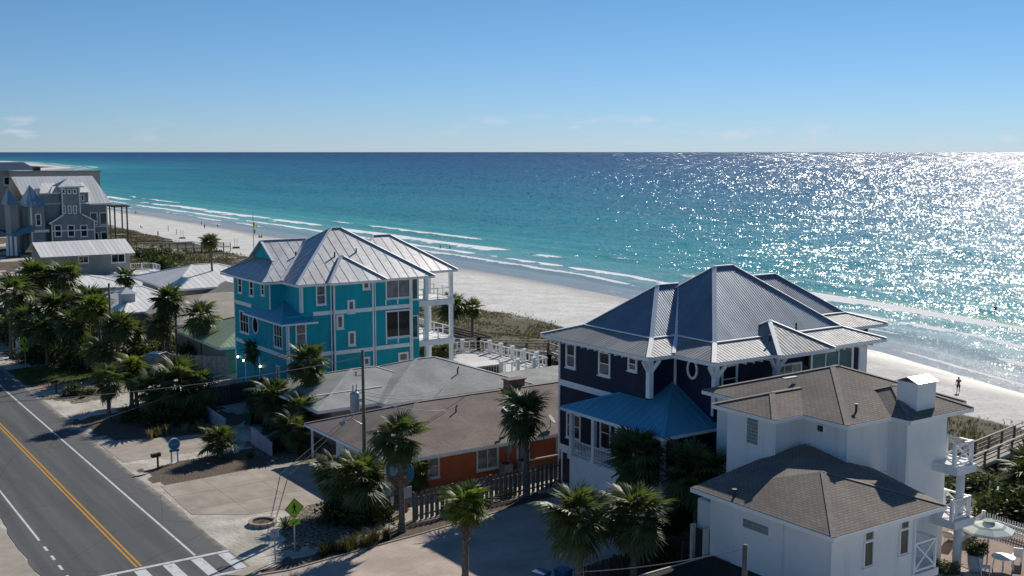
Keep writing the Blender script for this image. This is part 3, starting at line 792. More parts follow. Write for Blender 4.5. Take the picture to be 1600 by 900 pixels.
flat = t.node('ShaderNodeVectorMath', operation='MULTIPLY'); t.l.new(chop, flat.inputs[0]); flat.inputs[1].default_value = (1, 1.1, 0)
gn = t.node('ShaderNodeNewGeometry').outputs['Normal']
nn = t.node('ShaderNodeVectorMath', operation='NORMALIZE'); t.l.new(vadd(gn, flat.outputs[0]), nn.inputs[0])
bp = t.node('ShaderNodeBump'); bp.inputs['Strength'].default_value = .6; bp.inputs['Distance'].default_value = .25
t.l.new(t.math('MULTIPLY', fm, fn), bp.inputs['Height']); t.l.new(bp.outputs[0], t.b.inputs['Normal'])
fr = t.node('ShaderNodeFresnel'); fr.inputs['IOR'].default_value = 1.33; t.l.new(nn.outputs[0], fr.inputs['Normal'])
gl = t.node('ShaderNodeBsdfGlossy'); gl.inputs['Roughness'].default_value = .18; t.l.new(nn.outputs[0], gl.inputs['Normal'])
fac = t.math('MULTIPLY', t.math('MINIMUM', t.math('MULTIPLY', fr.outputs[0], .75), .32), t.math('SUBTRACT', 1., fm))
msx = t.node('ShaderNodeMixShader'); t.l.new(fac, msx.inputs[0]); t.l.new(t.b.outputs[0], msx.inputs[1]); t.l.new(gl.outputs[0], msx.inputs[2]); t.l.new(msx.outputs[0], t.n['Material Output'].inputs['Surface'])
struct(link('sea', me, 'sea water'))
# ------------------------------------------------------------------ teal house
H = thing('beach_house', 'turquoise three-storey beach house with silver metal hip roofs and white trim', 'house', (39.4, 92.6, 0))
TS, TP = 'teal siding', 'galvalume'
ZE = 10.4
wbox(H, 'lower_wall', TS, 39.4, 52.0, 92.6, 105.3, 0, 7.6)
wbox(H, 'wing_wall', TS, 39.4, 47.0, 96.2, 105.3, 7.6, ZE)
wbox(H, 'upper_wall', TS, 40.75, 52.0, 92.604, 105.2, 7.6, ZE)
wbox(H, 'stair_bay', TS, 43.8, 47.85, 92.42, 92.6, 0, ZE)
wbox(H, 'rear_wall', TS, 52.0, 53.3, 93.6, 105, 0, ZE)
# roofs
hip(H, 40.1, 54.1, 91.9, 105.1, ZE, 46.6, 47.6, 98.5, 14.8, 'panel', TP, pw=.95, sides='SWE')
hip(H, 47.0, 58.8, 95.4, 106.1, ZE + .01, 52.2, 54.1, 100.75, 13.72, 'panel', TP, pw=.95, sides='SE')
hip(H, 43.0, 48.8, 91.35, 95.9, ZE + .02, 45.75, 45.85, 94.6, 12.5, 'panel', TP, pw=.95, sides='SWE')
# Dutch gable over the road-side wing
gx, gy, rz_ = 40.9, 100.75, 13.72
zg = 12.0; dy = (13.72 - zg) * 5.45 / 3.32
panels(H, [(38.4, 95.3, ZE + .03), (47.5, 95.3, ZE + .03), (47.5, gy, rz_), (gx - .5, gy, rz_), (gx - .5, gy - dy, zg)], TP, .95)
panels(H, [(38.4, 106.2, ZE + .03), (38.4, 95.3, ZE + .03), (gx, gy - dy, zg), (gx, gy + dy, zg)], TP, .8)
panels(H, [(47.5, 106.2, ZE + .03), (38.4, 106.2, ZE + .03), (gx - .5, gy + dy, zg), (gx - .5, gy, rz_), (47.5, gy, rz_)], TP, .95)
MB().poly([(gx - .1, gy - dy, zg), (gx - .1, gy, rz_), (gx - .1, gy + dy, zg)]).poly([(gx, gy - dy, zg), (gx, gy + dy, zg), (gx, gy, rz_)]).build('gable_wall', TS, H)
for a, b in (((38.4, 95.3, ZE), (gx, gy - dy, zg)), ((38.4, 106.2, ZE), (gx, gy + dy, zg)), ((gx - .45, gy - dy, zg), (gx - .45, gy, rz_)), ((gx - .45, gy + dy, zg), (gx - .45, gy, rz_)), ((gx - .45, gy, rz_), (46.2, gy, rz_)), ((40.1, 95.3, ZE + .05), (45.2, 100.6, 13.8))):
    cap(H, a, b)
fascia(H, [(47.5, 95.3), (38.4, 95.3), (38.4, 106.2)], ZE, closed=False)
wbox(H, 'soffit', 'white trim', 38.45, 42, 95.4, 106.1, ZE - .22, ZE - .18)
# lower corner roof in the nook
ez = 7.05
for pts in ([(38.55, 91.75, ez), (41.9, 91.75, ez), (41.6, 92.7, ez + .45), (40.75, 96.2, 8.5)], [(38.55, 101.0, ez), (38.55, 91.75, ez), (40.75, 96.2, 8.5), (39.4, 96.2, 7.65), (39.4, 100.2, 7.65)]):
    panels(H, pts, 'porch roof blue', .8, lift=.02)
panels(H, [(41.9, 91.75, ez), (42.2, 92.6, ez + .3), (41.6, 92.7, ez + .45)], 'porch roof blue', 1)
fascia(H, [(42.0, 91.75), (38.55, 91.75), (38.55, 101.0)], ez, h=.16, closed=False)
# trim
for z in (7.6, 3.9):
    band(H, 'y', 92.6, 41.9 if z > 5 else 39.4, 43.8, z - .16, z + .2); band(H, 'y', 92.42, 43.8, 47.85, z - .16, z + .2); band(H, 'y', 92.6, 47.85, 52.0, z - .16, z + .2)
band(H, 'x', 39.4, 100.9, 105.2, 7.42, 7.78); band(H, 'x', 39.4, 92.7, 105.2, 3.72, 4.08)
for x, z0, z1 in ((40.78, 7.8, 10.2), (39.42, .0, 7.0), (51.85, 0, 10.2)):
    band(H, 'y', 92.6, x, x + .17, z0, z1, .06, 'corner_board')
for x in (43.8, 47.7): band(H, 'y', 92.42, x, x + .15, 0, 10.2, .06, 'corner_board')
band(H, 'x', 39.4, 96.2, 96.36, 7.8, 10.2, .06, 'corner_board'); band(H, 'x', 39.4, 92.6, 92.78, 0, 7.0, .06, 'corner_board'); band(H, 'x', 40.75, 92.6, 92.78, 7.8, 10.2, .06, 'corner_board'); band(H, 'x', 39.4, 105.1, 105.28, 0, 10.2, .06, 'corner_board')
Y = 92.6
win_px(H, 'y', Y, 493, 446, 509.5, 476, glass='blind glass')
win_px(H, 'y', Y, 461, 504, 479, 539, glass='blind glass')
for q in ((566, 438.5, 578, 452), (542.5, 469, 554.5, 489), (525, 492, 537, 513.5), (543.5, 518, 555.5, 539.5), (567, 558, 578, 571)):
    win_px(H, 'y', 92.42, *q, kind='single', glass='blind glass', trim=.18)
win_px(H, 'y', Y, 602, 435, 642, 464.5, kind='single', glass='blind glass', cols=2); win_px(H, 'y', Y, 602, 486, 642, 525, kind='single', glass='dark glass', cols=2)
for za, zb in ((7.85, 8.5), (4.2, 4.75)):
    for a in (49.15, 50.4, 51.7): band(H, 'y', Y, a, a + .12, za, zb, .05, 'corner_board')
win_px(H, 'y', Y, 622, 551, 638, 564, kind='single', glass='blind glass', trim=.18)
for q in ((372, 432, 379, 459), (390, 437, 397, 464), (408, 441, 414, 463)): win_px(H, 'x', 39.4, *q)
win_px(H, 'x', 39.4, 375, 484, 390, 523, cols=3); oval(H, 'x', 39.4, 99.95, 5.9, .62, .72)
w0 = window(H, 'x', 39.4, 93.6, 95.6, 4.5, 6.7, kind='double', cols=3, glass='sea glass')
window(H, 'x', 39.4, 94.4, 95.2, .3, 2.9, kind='double', glass='dark glass')
d = MB().box(39.35, 39.42, 99.3, 102.6, 0, 2.9).build('garage_door', TS, H)
for k in range(4): MB().box(39.32, 39.352, 99.4, 102.5, .15 + k * .68, .75 + k * .68).build('door_panel', TS, d)
for a in (99.2, 102.7): band(H, 'x', 39.4, a - .08, a + .08, 0, 3.0, .06, 'door_trim')
for yl_, z in ((104.4, 2.25), (102.95, 2.1), (98.75, 2.2)):
    l = MB().box(39.16, 39.36, yl_ - .1, yl_ + .1, z - .22, z - .1).box(39.16, 39.36, yl_ - .1, yl_ + .1, z + .12, z + .2).box(39.33, 39.4, yl_ - .05, yl_ + .05, z - .2, z + .2).build('wall_lamp', 'dark metal', H)
    MB().disc((39.25, yl_, z), .085, (0, 0, 1), 10, .085, .2).build('bulb', 'lamp bulb', l)
# rear window strip and stacked balconies
for z0 in (4.3, 8.0): window(H, 'y', 93.6, 52.15, 53.2, z0, z0 + 2.2, kind='single', glass='sea glass', trim=.1)
for z in (3.6, 7.55):
    b = MB().box(53.32, 58.5, 95.6, 104.8, z - .6, z - .04).build('balcony', 'white trim', H)
    MB().box(53.33, 58.45, 95.65, 104.7, z - .035, z).build('deck_floor', 'white trim', b)
    railing(b, [(53.4, 95.75), (58.3, 95.75), (58.3, 104.6)], z, 1.05, .09, .06, 'white trim', 1.8, 'cable')
for x, y in ((58.25, 95.85), (55.4, 95.85), (58.25, 100.2)):
    MB().box(x - .17, x + .17, y - .17, y + .17, 0, ZE - .2).build('column', 'white trim', H)
for p in ((42.9, 98.4, 12.5), (45.2, 94.9, 12.6), (47.6, 95.3, 12.8)):
    MB().tube([(*p[:2], p[2] - .6), (*p[:2], p[2] + .25)], .07).box(p[0] - .12, p[0] + .12, p[1] - .12, p[1] + .12, p[2] - .45, p[2] - .38).build('vent_pipe', 'dark metal', H)

for x, y0 in ((43.6, 92.5), (51.7, 92.5), (48.05, 92.5)): MB().beam((x, y0, 10.1), (x, y0, .1), .09, .08).build('downpipe', 'white trim', H)
# ------------------------------------------------------------------ navy house
H = thing('beach_house', 'navy blue three-storey house with steep grey metal roofs and white hip caps', 'house', (44.8, 50.75, 0))
NS = 'navy siding'; ZE = 9.9
wbox(H, 'wing_wall', NS, 44.8, 52, 50.75, 59.85, 0, ZE)
wbox(H, 'main_wall', NS, 46.8, 60.5, 47.3, 59.7, 0, ZE)
wbox(H, 'rear_wall', NS, 60.5, 66.0, 51.5, 59.6, 0, ZE)
wbox(H, 'porch_room_wall', NS, 44.9, 46.8, 48.7, 50.75, 0, 5.8)
KW = dict(kind='panel', mat='corrugated grey', pw=.8, ribs=4, apron='corrugated apron', apw=.8, apribs=3)
hip(H, 43.9, 56.0, 49.85, 60.75, ZE, 49.37, 51.5, 55.3, 13.34, brk=(2.1, 10.6), sides='SW', **KW)
hip(H, 45.86, 61.4, 46.4, 60.2, ZE + .01, 52.5, 54.2, 53.3, 14.55, brk=(2.05, 10.62), sides='SWE', **KW)
hip(H, 52.0, 67.0, 50.6, 61.3, ZE + .015, 57.5, 61.2, 56.0, 13.3, brk=(2.1, 10.6), sides='SE', **KW)
hip(H, 50.74, 55.74, 45.85, 51.3, ZE + .02, 52.95, 53.0, 48.8, 11.5, sides='SWE', kind='panel', mat='corrugated apron', pw=.8, ribs=3)
cap(H, (45.95, 49.9, ZE + .05), (48.0, 51.9, 10.68), w=.24); cap(H, (48.0, 51.9, 10.68), (51.3, 55.2, 13.4), w=.24)
# brackets and columns under the eaves
for x, y in ((44.55, 50.45), (46.55, 46.95), (51.4, 46.7)):
    m = MB().box(x - .16, x + .16, y - .16, y + .16, 7.2 if x > 46 else 7.3, ZE - .25)
    m.beam((x - .1, y, 8.9), (x - .62, y - .1, ZE - .28), .16, .2).beam((x, y - .1, 8.9), (x + .5, y - .3, ZE - .28), .16, .2)
    m.build('corner_bracket', 'white trim', H)
for k in range(15):
    y = 50.4 + k * .67
    MB().box(43.98, 44.78, y - .04, y + .04, ZE - .36, ZE - .25).build('rafter_tail', 'white trim', H)
for k in range(20):
    x = 47.2 + k * .68
    MB().box(x - .04, x + .04, 46.48, 47.28, ZE - .36, ZE - .25).build('rafter_tail', 'white trim', H)
band(H, 'x', 44.8, 53.0, 59.85, 6.5, 6.9); band(H, 'x', 44.8, 56.6, 59.85, 2.1, 2.5)
for y, z0, z1 in ((59.68, 0, 9.6), (50.76, 7.3, 9.6)): band(H, 'x', 44.8, y, y + .17, z0, z1, .06, 'corner_board')
band(H, 'x', 46.8, 50.55, 50.73, 7.4, 9.6, .06, 'corner_board'); band(H, 'x', 46.8, 47.3, 47.47, 6.5, 9.6, .06, 'corner_board')
for q in ((885, 534, 900, 577), (936, 547, 954, 590), (982, 556, 996, 582)): win_px(H, 'x', 44.8, *q, lower='blind glass')
window(H, 'x', 44.8, 57.4, 58.95, 3.1, 4.85, cols=2)
oval(H, 'x', 46.8, 49.13, 9.03, .33, .48)
win_px(H, 'y', 47.3, 1127, 571, 1151, 612, glass='dark glass')
window(H, 'y', 47.3, 51.9, 54.3, 6.9, 9.0, kind='single', glass='pale glass', cols=3)
window(H, 'y', 47.3, 55.1, 59.2, 6.9, 9.65, kind='single', glass='sea glass', cols=3, trim=.16)
MB().box(59.75, 60.45, 47.2, 47.32, 6.5, 9.6).build('corner_board', 'white trim', H)
l = MB().box(54.62, 54.82, 47.02, 47.3, 8.75, 9.3).disc((54.72, 47.12, 9.38), .2, (0, 0, 1), 12, .2, .08).disc((54.72, 47.12, 8.75), .12, (0, 0, 1), 10, .12, .1).build('wall_lantern', 'dark metal', H)
# porch on the road side
ez = 5.9
for pts in ([(42.45, 56.7, ez), (42.45, 46.9, ez), (46.6, 50.75, 7.95), (44.8, 53.2, 7.1), (44.8, 53.6, 7.1)], [(42.45, 46.9, ez), (47.4, 46.9, ez), (47.4, 47.3, 6.1), (46.75, 50.75, 7.95), (46.6, 50.75, 7.95)], [(44.8, 56.7, ez), (42.45, 56.7, ez), (44.8, 53.4, 7.1)]):
    panels(H, pts, 'porch roof blue', .62, 1, .025, .02)
fascia(H, [(47.4, 46.9), (42.45, 46.9), (42.45, 56.7), (44.8, 56.7)], ez, h=.18, closed=False)
cap(H, (42.45, 46.9, ez), (46.6, 50.75, 7.95), 'porch roof blue', .2, .04)
wbox(H, 'soffit', 'white trim', 42.55, 44.78, 47, 56.6, ez - .2, ez - .17)
wbox(H, 'porch_floor', 'white trim', 42.9, 44.78, 47.4, 56.4, 2.5, 2.75); wbox(H, 'porch_base', 'white trim', 43.02, 44.78, 47.55, 56.3, 0, 2.48)
for y in (56.15, 53.9, 51.6, 49.4, 47.55): MB().box(42.95, 43.2, y - .13, y + .13, 2.75, ez - .2).box(42.9, 43.25, y - .18, y + .18, 2.752, 2.95).box(42.9, 43.25, y - .18, y + .18, ez - .4, ez - .19).build('column', 'white trim', H)
r_ = MB().box(43.03, 43.12, 47.6, 56.1, 2.752, 2.79).build('balustrade', 'white trim', H)
railing(r_, [(43.07, 56.1), (43.07, 47.6), (44.8, 47.6)], 2.79, .95, .09, .06, 'white trim', 2.3, 'baluster', .15)
for a, b, z0, z1 in ((54.3, 55.4, 3.1, 5.3), (52.0, 53.2, 2.8, 5.2)): window(H, 'x', 44.8, a, b, z0, z1)
window(H, 'y', 48.7, 45.1, 46.6, 3.3, 5.4, cols=2); window(H, 'y', 47.3, 47.4, 48.9, 3.2, 5.4, glass='dark glass')
d = MB().box(44.74, 44.82, 57.0, 59.3, 0, 2.0).build('garage_door', 'dark metal', H)
for a in (56.9, 59.4): band(H, 'x', 44.8, a - .1, a + .1, 0, 2.1, .08, 'door_trim')
band(H, 'x', 44.8, 56.8, 59.5, 2.0, 2.15, .09, 'door_trim')
for p in ((48.6, 50.9, 10.75), (51.6, 47.5, 10.7), (55.2, 48.6, 11.0)):
    MB().tube([(*p[:2], p[2] - .5), (*p[:2], p[2] + .2)], .06).build('vent_pipe', 'dark metal', H)

# ------------------------------------------------------------------ white stucco house
H = thing('stucco_house', 'white stucco house with stepped brown shingle roofs and a boxy chimney', 'house', (40.7, 33.3, 0))
WS, BS = 'white stucco', 'brown shingle'; ZE = 8.5
wbox(H, 'main_wall', WS, 45.4, 52.1, 36.55, 45.6, 0, ZE - .05)
wbox(H, 'bay_wall', WS, 43.3, 45.4, 39.4, 42.7, 0, ZE - .05)
wbox(H, 'chimney_bay_wall', WS, 48.8, 52.15, 35.4, 36.55, 0, ZE - .05)
wbox(H, 'lower_wall', WS, 38.9, 44.75, 31.85, 39.4, 0, 5.2); wbox(H, 'balcony_back_wall', WS, 44.75, 46.2, 33.6, 39.3, 0, 5.2)
wbox(H, 'link_wall', WS, 43.2, 48.85, 36.5, 42, 0, 5.4)
wbox(H, 'lower_bay_wall', WS, 38.78, 38.9, 34.6, 37.8, 0, 5.18)
hip(H, 44.8, 54.6, 35.95, 46.25, ZE, 49.75, 50.2, 41.1, 10.16, mat=BS, sides='SWEN', capmat='brown ridge', capw=.3)
hip(H, 42.7, 50.0, 38.81, 43.3, ZE + .006, 44.9, 48.0, 41.05, 9.27, mat=BS, sides='SWN', capmat='brown ridge', capw=.3)
hip(H, 48.2, 53.55, 34.8, 40.5, ZE + .012, 50.6, 51.2, 37.7, 9.55, mat=BS, sides='SWE', capmat='brown ridge', capw=.3)
# lower roof, its hips meeting in one peak, with a saddle rising to the upper wall
ez = 5.4; A = (42.3, 35.3, 6.72); B = (45.1, 38.9, 6.9)
for pts in ([(38.3, 31.25, ez), (46.3, 31.25, ez), A], [(38.3, 40.2, ez), (38.3, 31.25, ez), A], [(38.3, 40.2, ez), A, B], [(38.3, 40.2, ez), B, (44.5, 40.4, 6.2)], [(46.3, 31.25, ez), (47.6, 36.4, 5.75), B, A]):
    slope(H, pts, BS)
cap(H, (38.3, 31.25, ez), A, 'brown ridge', .26, .03, lift=.005); cap(H, (46.3, 31.25, ez), A, 'brown ridge', .26, .03, lift=.005)
fascia(H, [(46.3, 33.5), (46.3, 31.25), (38.3, 31.25), (38.3, 40.2), (41.5, 40.2)], ez, h=.2, closed=False)
wbox(H, 'soffit', 'white trim', 38.35, 46.25, 31.3, 39.3, ez - .26, ez - .22)
# gutter and downpipes
for pts in (((44.72, 31.8, 4.9), (44.72, 31.8, 0)), ((45.6, 31.75, 5.05), (44.72, 31.8, 4.9)), ((43.36, 39.34, 8.1), (43.36, 39.34, 5.2)), ((45.46, 36.48, 8.1), (45.46, 36.48, 5.4))):
    MB().beam(*pts, .1, .1).build('downpipe', WS, H)
ch = MB().box(49.5, 51.05, 35.4, 36.65, 8.5, 10.15).build('chimney', WS, H)
panels(ch, [(49.4, 35.3, 10.14), (51.15, 35.3, 10.14), (51.15, 36.0, 10.42), (49.4, 36.0, 10.42)], 'galvalume', .42, name='cap_panel')
panels(ch, [(51.15, 36.75, 10.14), (49.4, 36.75, 10.14), (49.4, 36.0, 10.42), (51.15, 36.0, 10.42)], 'galvalume', .42, name='cap_panel')
def blocks(house, plane, c, a0, a1, z0, z1, n, k):
    f = wmap(plane, c); m = MB()
    wb(m, f, a0 - .06, a0, 0, .05, z0, z1); wb(m, f, a1, a1 + .06, 0, .05, z0, z1); wb(m, f, a0 - .06, a1 + .06, 0, .05, z1, z1 + .06); wb(m, f, a0 - .06, a1 + .06, 0, .05, z0 - .06, z0)
    w = m.build('window', 'white trim', house)
    for i in range(n):
        for j in range(k):
            m = MB(); wb(m, f, a0 + (a1 - a0) * i / n + .012, a0 + (a1 - a0) * (i + 1) / n - .012, 0, .03, z0 + (z1 - z0) * j / k + .012, z0 + (z1 - z0) * (j + 1) / k - .012); m.build('glass_block', 'glass block', w)
blocks(H, 'x', 43.3, 40.45, 41.25, 6.75, 8.1, 4, 7); blocks(H, 'x', 38.78, 35.4, 37.05, 4.2, 4.62, 9, 2)
win_px(H, 'x', 45.4, 1276, 661, 1288.5, 678, kind='single', trim=.06, sill=False)
for q in ((1351, 832, 1364, 842), (1407, 814, 1419, 824)): win_px(H, 'y', 31.85, *q, kind='single', trim=.03, sill=False)
for q in ((1349, 847, 1363.5, 883), (1405, 828, 1418.5, 864)): win_px(H, 'y', 31.85, *q, kind='single', trim=.07)
win_px(H, 'y', 36.55, 1369, 750, 1381, 765, kind='single', trim=.05, sill=False)
d = MB().box(38.8, 38.92, 39.45, 40.3, 0, 3.2).build('side_door', 'dark metal', H)
for y in (39.5, 40.4): MB().box(38.6, 38.85, y - .09, y + .09, 0, 3.4).build('door_trim', 'cream trim', H)
wbox(H, 'side_wall', WS, 39.2, 43.3, 39.4, 40.6, 0, 4.6)
# balconies: side recess, rear stack with round columns
b = MB().box(44.8, 46.7, 31.8, 33.6, 1.75, 2.1).build('side_balcony', WS, H)
railing(b, [(44.9, 31.9), (46.5, 31.9), (46.5, 33.5)], 2.1, 1.5, .1, .09, 'white trim', 1.7, 'x')
for z in (2.93, 5.8):
    b = MB().box(51.0, 52.7, 33.9, 44.8, z - .42, z).build('rear_balcony', WS, H)
    railing(b, [(51.0, 34.1), (52.45, 34.1), (52.45, 44.6)], z, 1.2 if z > 4 else 1.1, .16, .09, 'white trim', 1.45, 'x')
for y in (34.45, 39.0, 44.3):
    MB().tube([(52.15, y, 0), (52.15, y, 2.5)], .23, 16).build('column', WS, H, smooth=True); MB().tube([(52.15, y, 2.93), (52.15, y, 5.4)], .22, 16).build('column', WS, H, smooth=True)
for p, r in (((46.6, 36.9, 8.9), .06), ((38.7, 37.6, 5.6), .07)):
    MB().tube([(*p[:2], p[2] - .25), (*p[:2], p[2] + .25)], r).disc((p[0], p[1], p[2] + .28), r * 1.8, (0, 0, 1), 10, None, .06).build('vent_pipe', 'dark metal', H)
for p in ((47.2, 41.9, 9.62), (50.8, 37.0, 9.35)): MB().box(p[0] - .5, p[0] + .5, p[1] - .12, p[1] + .12, p[2], p[2] + .08).build('ridge_vent', 'sign pale', H)

# dark-roofed shed at its foot
H = thing('garage', 'low garage with a dark flat shingle roof below the white stucco house', 'garage', (34.3, 30, 0))
wbox(H, 'wall', WS, 34.6, 38.7, 29.5, 38.8, 0, 1.85)
slope(H, [(34.2, 39.3, 2.0), (34.2, 29, 2.0), (38.77, 29, 2.14), (38.77, 39.1, 2.14)], 'dark shingle')
MB().beam((34.2, 39.28, 1.97), (38.8, 39.1, 2.1), .08, .14).build('fascia', 'cream trim', H); MB().beam((34.2, 39.28, 1.93), (34.2, 29, 1.93), .06, .16).build('fascia', 'cream trim', H)

# ------------------------------------------------------------------ orange brick motel
H = thing('brick_motel', 'long single-storey orange painted building with a mauve shingle roof', 'motel', (35.2, 63.0, 0))
wbox(H, 'wall', 'orange brick paint', 35.2, 56, 63.0, 73.2, 0, 2.45)
for k in range(30):      # painted block courses stand a little proud
    pass
ze = 2.5
hip(H, 32.9, 57, 61.85, 74.6, ze, 38.6, 51.5, 68.2, 4.55, mat='mauve shingle', sides='SWEN', capmat='mauve ridge', capw=.25)
window(H, 'y', 63.0, 36.4, 37.3, .6, 2.2, glass='pale glass'); window(H, 'y', 63.0, 40.2, 42.0, .5, 2.35, kind='single', glass='pale glass', cols=2)
window(H, 'y', 63.0, 43.5, 44.6, .1, 2.35, kind='single', glass='pale glass'); window(H, 'y', 63.0, 46.9, 48.6, .9, 2.25, kind='double', glass='blind glass', cols=2)
for x, y in ((33.3, 74.2), (33.3, 69), (33.3, 63)): MB().box(x - .06, x + .06, y - .06, y + .06, 0, ze - .2).build('carport_post', 'white trim', H)
wbox(H, 'carport_wall', WS, 34.6, 35.1, 68.0, 73.0, 0, 2.4)
MB().box(42.55, 42.95, 62.7, 63.0, 1.5, 2.1).box(42.7, 42.8, 62.85, 63.0, .2, 1.5).build('meter_box', 'grey panel', H)
for x0, w_ in ((41.9, .7), (43.3, .7)):
    a = thing('air_conditioner', 'grey air conditioner unit standing against the orange wall ' + ('left of the meter box' if x0 < 42 else 'right of the meter box'), 'air conditioner', (x0, 62.4, 0))
    MB().box(x0, x0 + w_, 62.1, 62.75, 0, .85).build('casing', 'grey panel', a); MB().disc((x0 + w_ / 2, 62.42, .87), .26, (0, 0, 1), 14, None, .05).build('fan_grille', 'dark metal', a)
sk = MB().box(45.35, 46.5, 0, .9, 0, .1)
o, u, v, n = frame_of([(32.9, 61.85, ze), (57, 61.85, ze), (51.5, 68.2, 4.55), (38.6, 68.2, 4.55)])
def onroof(x, s_, up=0): return o + u * (x - 32.9) + v * s_ + n * up
m = MB(); P4 = [onroof(44.2, 3.0, .03), onroof(45.3, 3.0, .03), onroof(45.3, 4.1, .03), onroof(44.2, 4.1, .03)]
for a, b in zip(P4, P4[1:] + P4[:1]): m.beam(a + n * .05, b + n * .05, .1, .14, n)
s_ = m.build('skylight', 'galvanized steel', H); m = MB().poly([p + n * .07 for p in P4]); m.build('pane', 'pale glass', s_)
p = onroof(43.2, 1.3); MB().tube([p, p + Vector((0, 0, 1.25))], .05).box(p.x - .25, p.x + .1, p.y - .06, p.y + .06, p.z + .6, p.z + .75).box(p.x - .2, p.x + .15, p.y - .06, p.y + .06, p.z + 1.0, p.z + 1.12).build('vent_mast', 'dark metal', H)
p = onroof(46.2, .9); q = MB().tube([p, p + Vector((0, 0, .5))], .03).build('dish_mount', 'galvanized steel', H); MB().disc(p + Vector((.05, -.1, .62)), .42, (.5, -.5, .6), 18, .36, .04).build('satellite_dish', 'grey panel', H)
for x, s_ in ((40.6, 4.6), (46.0, 5.6)):
    p = onroof(x, s_); MB().tube([p, p + Vector((0, 0, .35)), p + Vector((.12, 0, .5))], .05).build('vent_pipe', 'dark metal', H)
chm = MB().box(46.6, 48.0, 68.4, 69.2, 4.0, 5.05).build('chimney', 'red brick', H); MB().box(46.5, 48.1, 68.3, 69.3, 5.05, 5.15).build('chimney_cap', 'mauve shingle', chm)
# low rail beside the wall
r_ = thing('railing', 'low pale handrail beside the orange wall near the picket fence', 'railing', (43.6, 60.4, 0))
MB().beam((43.0, 60.9, 1.3), (48.0, 60.9, 1.3), .08, .1).build('top_rail', 'cream trim', r_)
for x in (43.1, 44.6, 46.1): MB().box(x - .05, x + .05, 60.85, 60.95, 0, 1.3).build('post', 'weathered wood', r_)

# ------------------------------------------------------------------ grey-roofed house behind it
H = thing('bungalow', 'low bungalow with a pale grey shingle hip roof behind the orange motel', 'house', (36, 77, 0))
wbox(H, 'wall', 'tan wall', 36.0, 52.0, 76.6, 86.5, 0, 2.75)
hip(H, 34.6, 47.0, 76.0, 88.0, 2.9, 40.4, 42.5, 82.0, 4.5, mat='grey shingle', sides='SWEN', capmat='grey ridge', capw=.25)
hip(H, 39.6, 53.6, 75.1, 87.2, 2.91, 45.9, 47.6, 81.1, 4.9, mat='grey shingle', sides='SWEN', capmat='grey ridge', capw=.25)
p = (48.0, 78.0, 3.9); MB().tube([p, (48.0, 78.0, 4.3), (48.12, 78.0, 4.45)], .06).build('vent_pipe', 'dark metal', H)
MB().beam((35.0, 78.4, 3.5), (41.2, 78.4, 3.55), .12, .12).build('gutter', 'white trim', H)
H2 = thing('annex', 'long flat annex with a pale grey roof and a row of panelled windows', 'annex', (53.6, 74.5, 0))
wbox(H2, 'wall', 'grey panel', 53.6, 66, 75.3, 80.5, -.6, 2.2)
slope(H2, [(53.2, 74.7, 2.3), (66.4, 74.7, 2.3), (66.4, 81.2, 2.75), (53.2, 81.2, 2.75)], 'grey shingle'); fascia(H2, [(53.2, 74.7), (66.4, 74.7)], 2.3, h=.16, closed=False)
for k in range(7): window(H2, 'y', 75.3, 54.2 + k * 1.65, 55.5 + k * 1.65, .7, 1.95, kind='single', glass='blind glass', trim=.08)
# ------------------------------------------------------------------ other houses down the road
def gable_x(parent, x0, x1, y0, y1, ze, yr, zr, mat, pw=.6, dx=.0):
    """gable roof with its ridge along X"""
    panels(parent, [(x0, y0, ze), (x1, y0, ze), (x1 - dx, yr, zr), (x0 + dx, yr, zr)], mat, pw)
    panels(parent, [(x1, y1, ze), (x0, y1, ze), (x0 + dx, yr, zr), (x1 - dx, yr, zr)], mat, pw)
def gable_wall(parent, x, y0, y1, ze, yr, zr, mat):
    MB().poly([(x, y0, ze), (x, yr, zr), (x, y1, ze)]).poly([(x + .05, y0, ze), (x + .05, y1, ze), (x + .05, yr, zr)]).build('gable_wall', mat, parent)
# green roofed house beside the turquoise one
H = thing('cottage', 'low cottage with a pale green ribbed metal hip roof behind the plank fence', 'house', (39.5, 108.2, 0))
wbox(H, 'wall', 'tan wall', 39.4, 52, 108.2, 121, 0, 2.7)
hip(H, 38.4, 54, 107.1, 121.5, 2.8, 45, 47, 114.3, 4.9, 'panel', 'green metal roof', pw=.45, sides='SWE', caps=True, capmat='green metal roof', capw=.2)
# pale bungalow with tan flat roof and white ribbed hips
H = thing('cottage', 'tan stucco bungalow with white standing seam roof edges behind tall palms', 'house', (40, 126, 0))
wbox(H, 'wall', 'tan wall', 41.0, 56, 126, 146, 0, 2.6)
hip(H, 40.0, 57.5, 124.6, 147, 2.75, 47, 50, 136, 4.6, 'slope', 'tan roll roof', sides='SWE', caps=False)
H = thing('cottage', 'bungalow with white ribbed metal hip roof and small roof turret', 'house', (37.8, 140, 0))
wbox(H, 'wall', 'beige stucco', 38.4, 46, 139, 158, 0, 2.7)
hip(H, 37.6, 47.5, 137.2, 159, 2.8, 42, 43, 148, 4.6, 'panel', 'white metal roof', pw=.7, sides='SWE', capmat='white metal roof')
tr = MB().box(38.6, 40.2, 141.5, 143.1, 3.0, 4.6).build('roof_turret', 'sign pale', H)
slope(tr, [(38.4, 141.3, 4.6), (40.4, 141.3, 4.6), (39.4, 142.3, 5.3)], 'white metal roof', 'turret_roof'); slope(tr, [(38.4, 143.3, 4.6), (38.4, 141.3, 4.6), (39.4, 142.3, 5.3)], 'white metal roof', 'turret_roof')
MB().box(38.34, 38.4, 139.5, 142.8, .3, 2.4).build('picture_window', 'dark glass', H)
H = thing('cottage', 'white house with ribbed silver hip roof and blue gable beside the tall slim palm', 'house', (47, 146, 0))
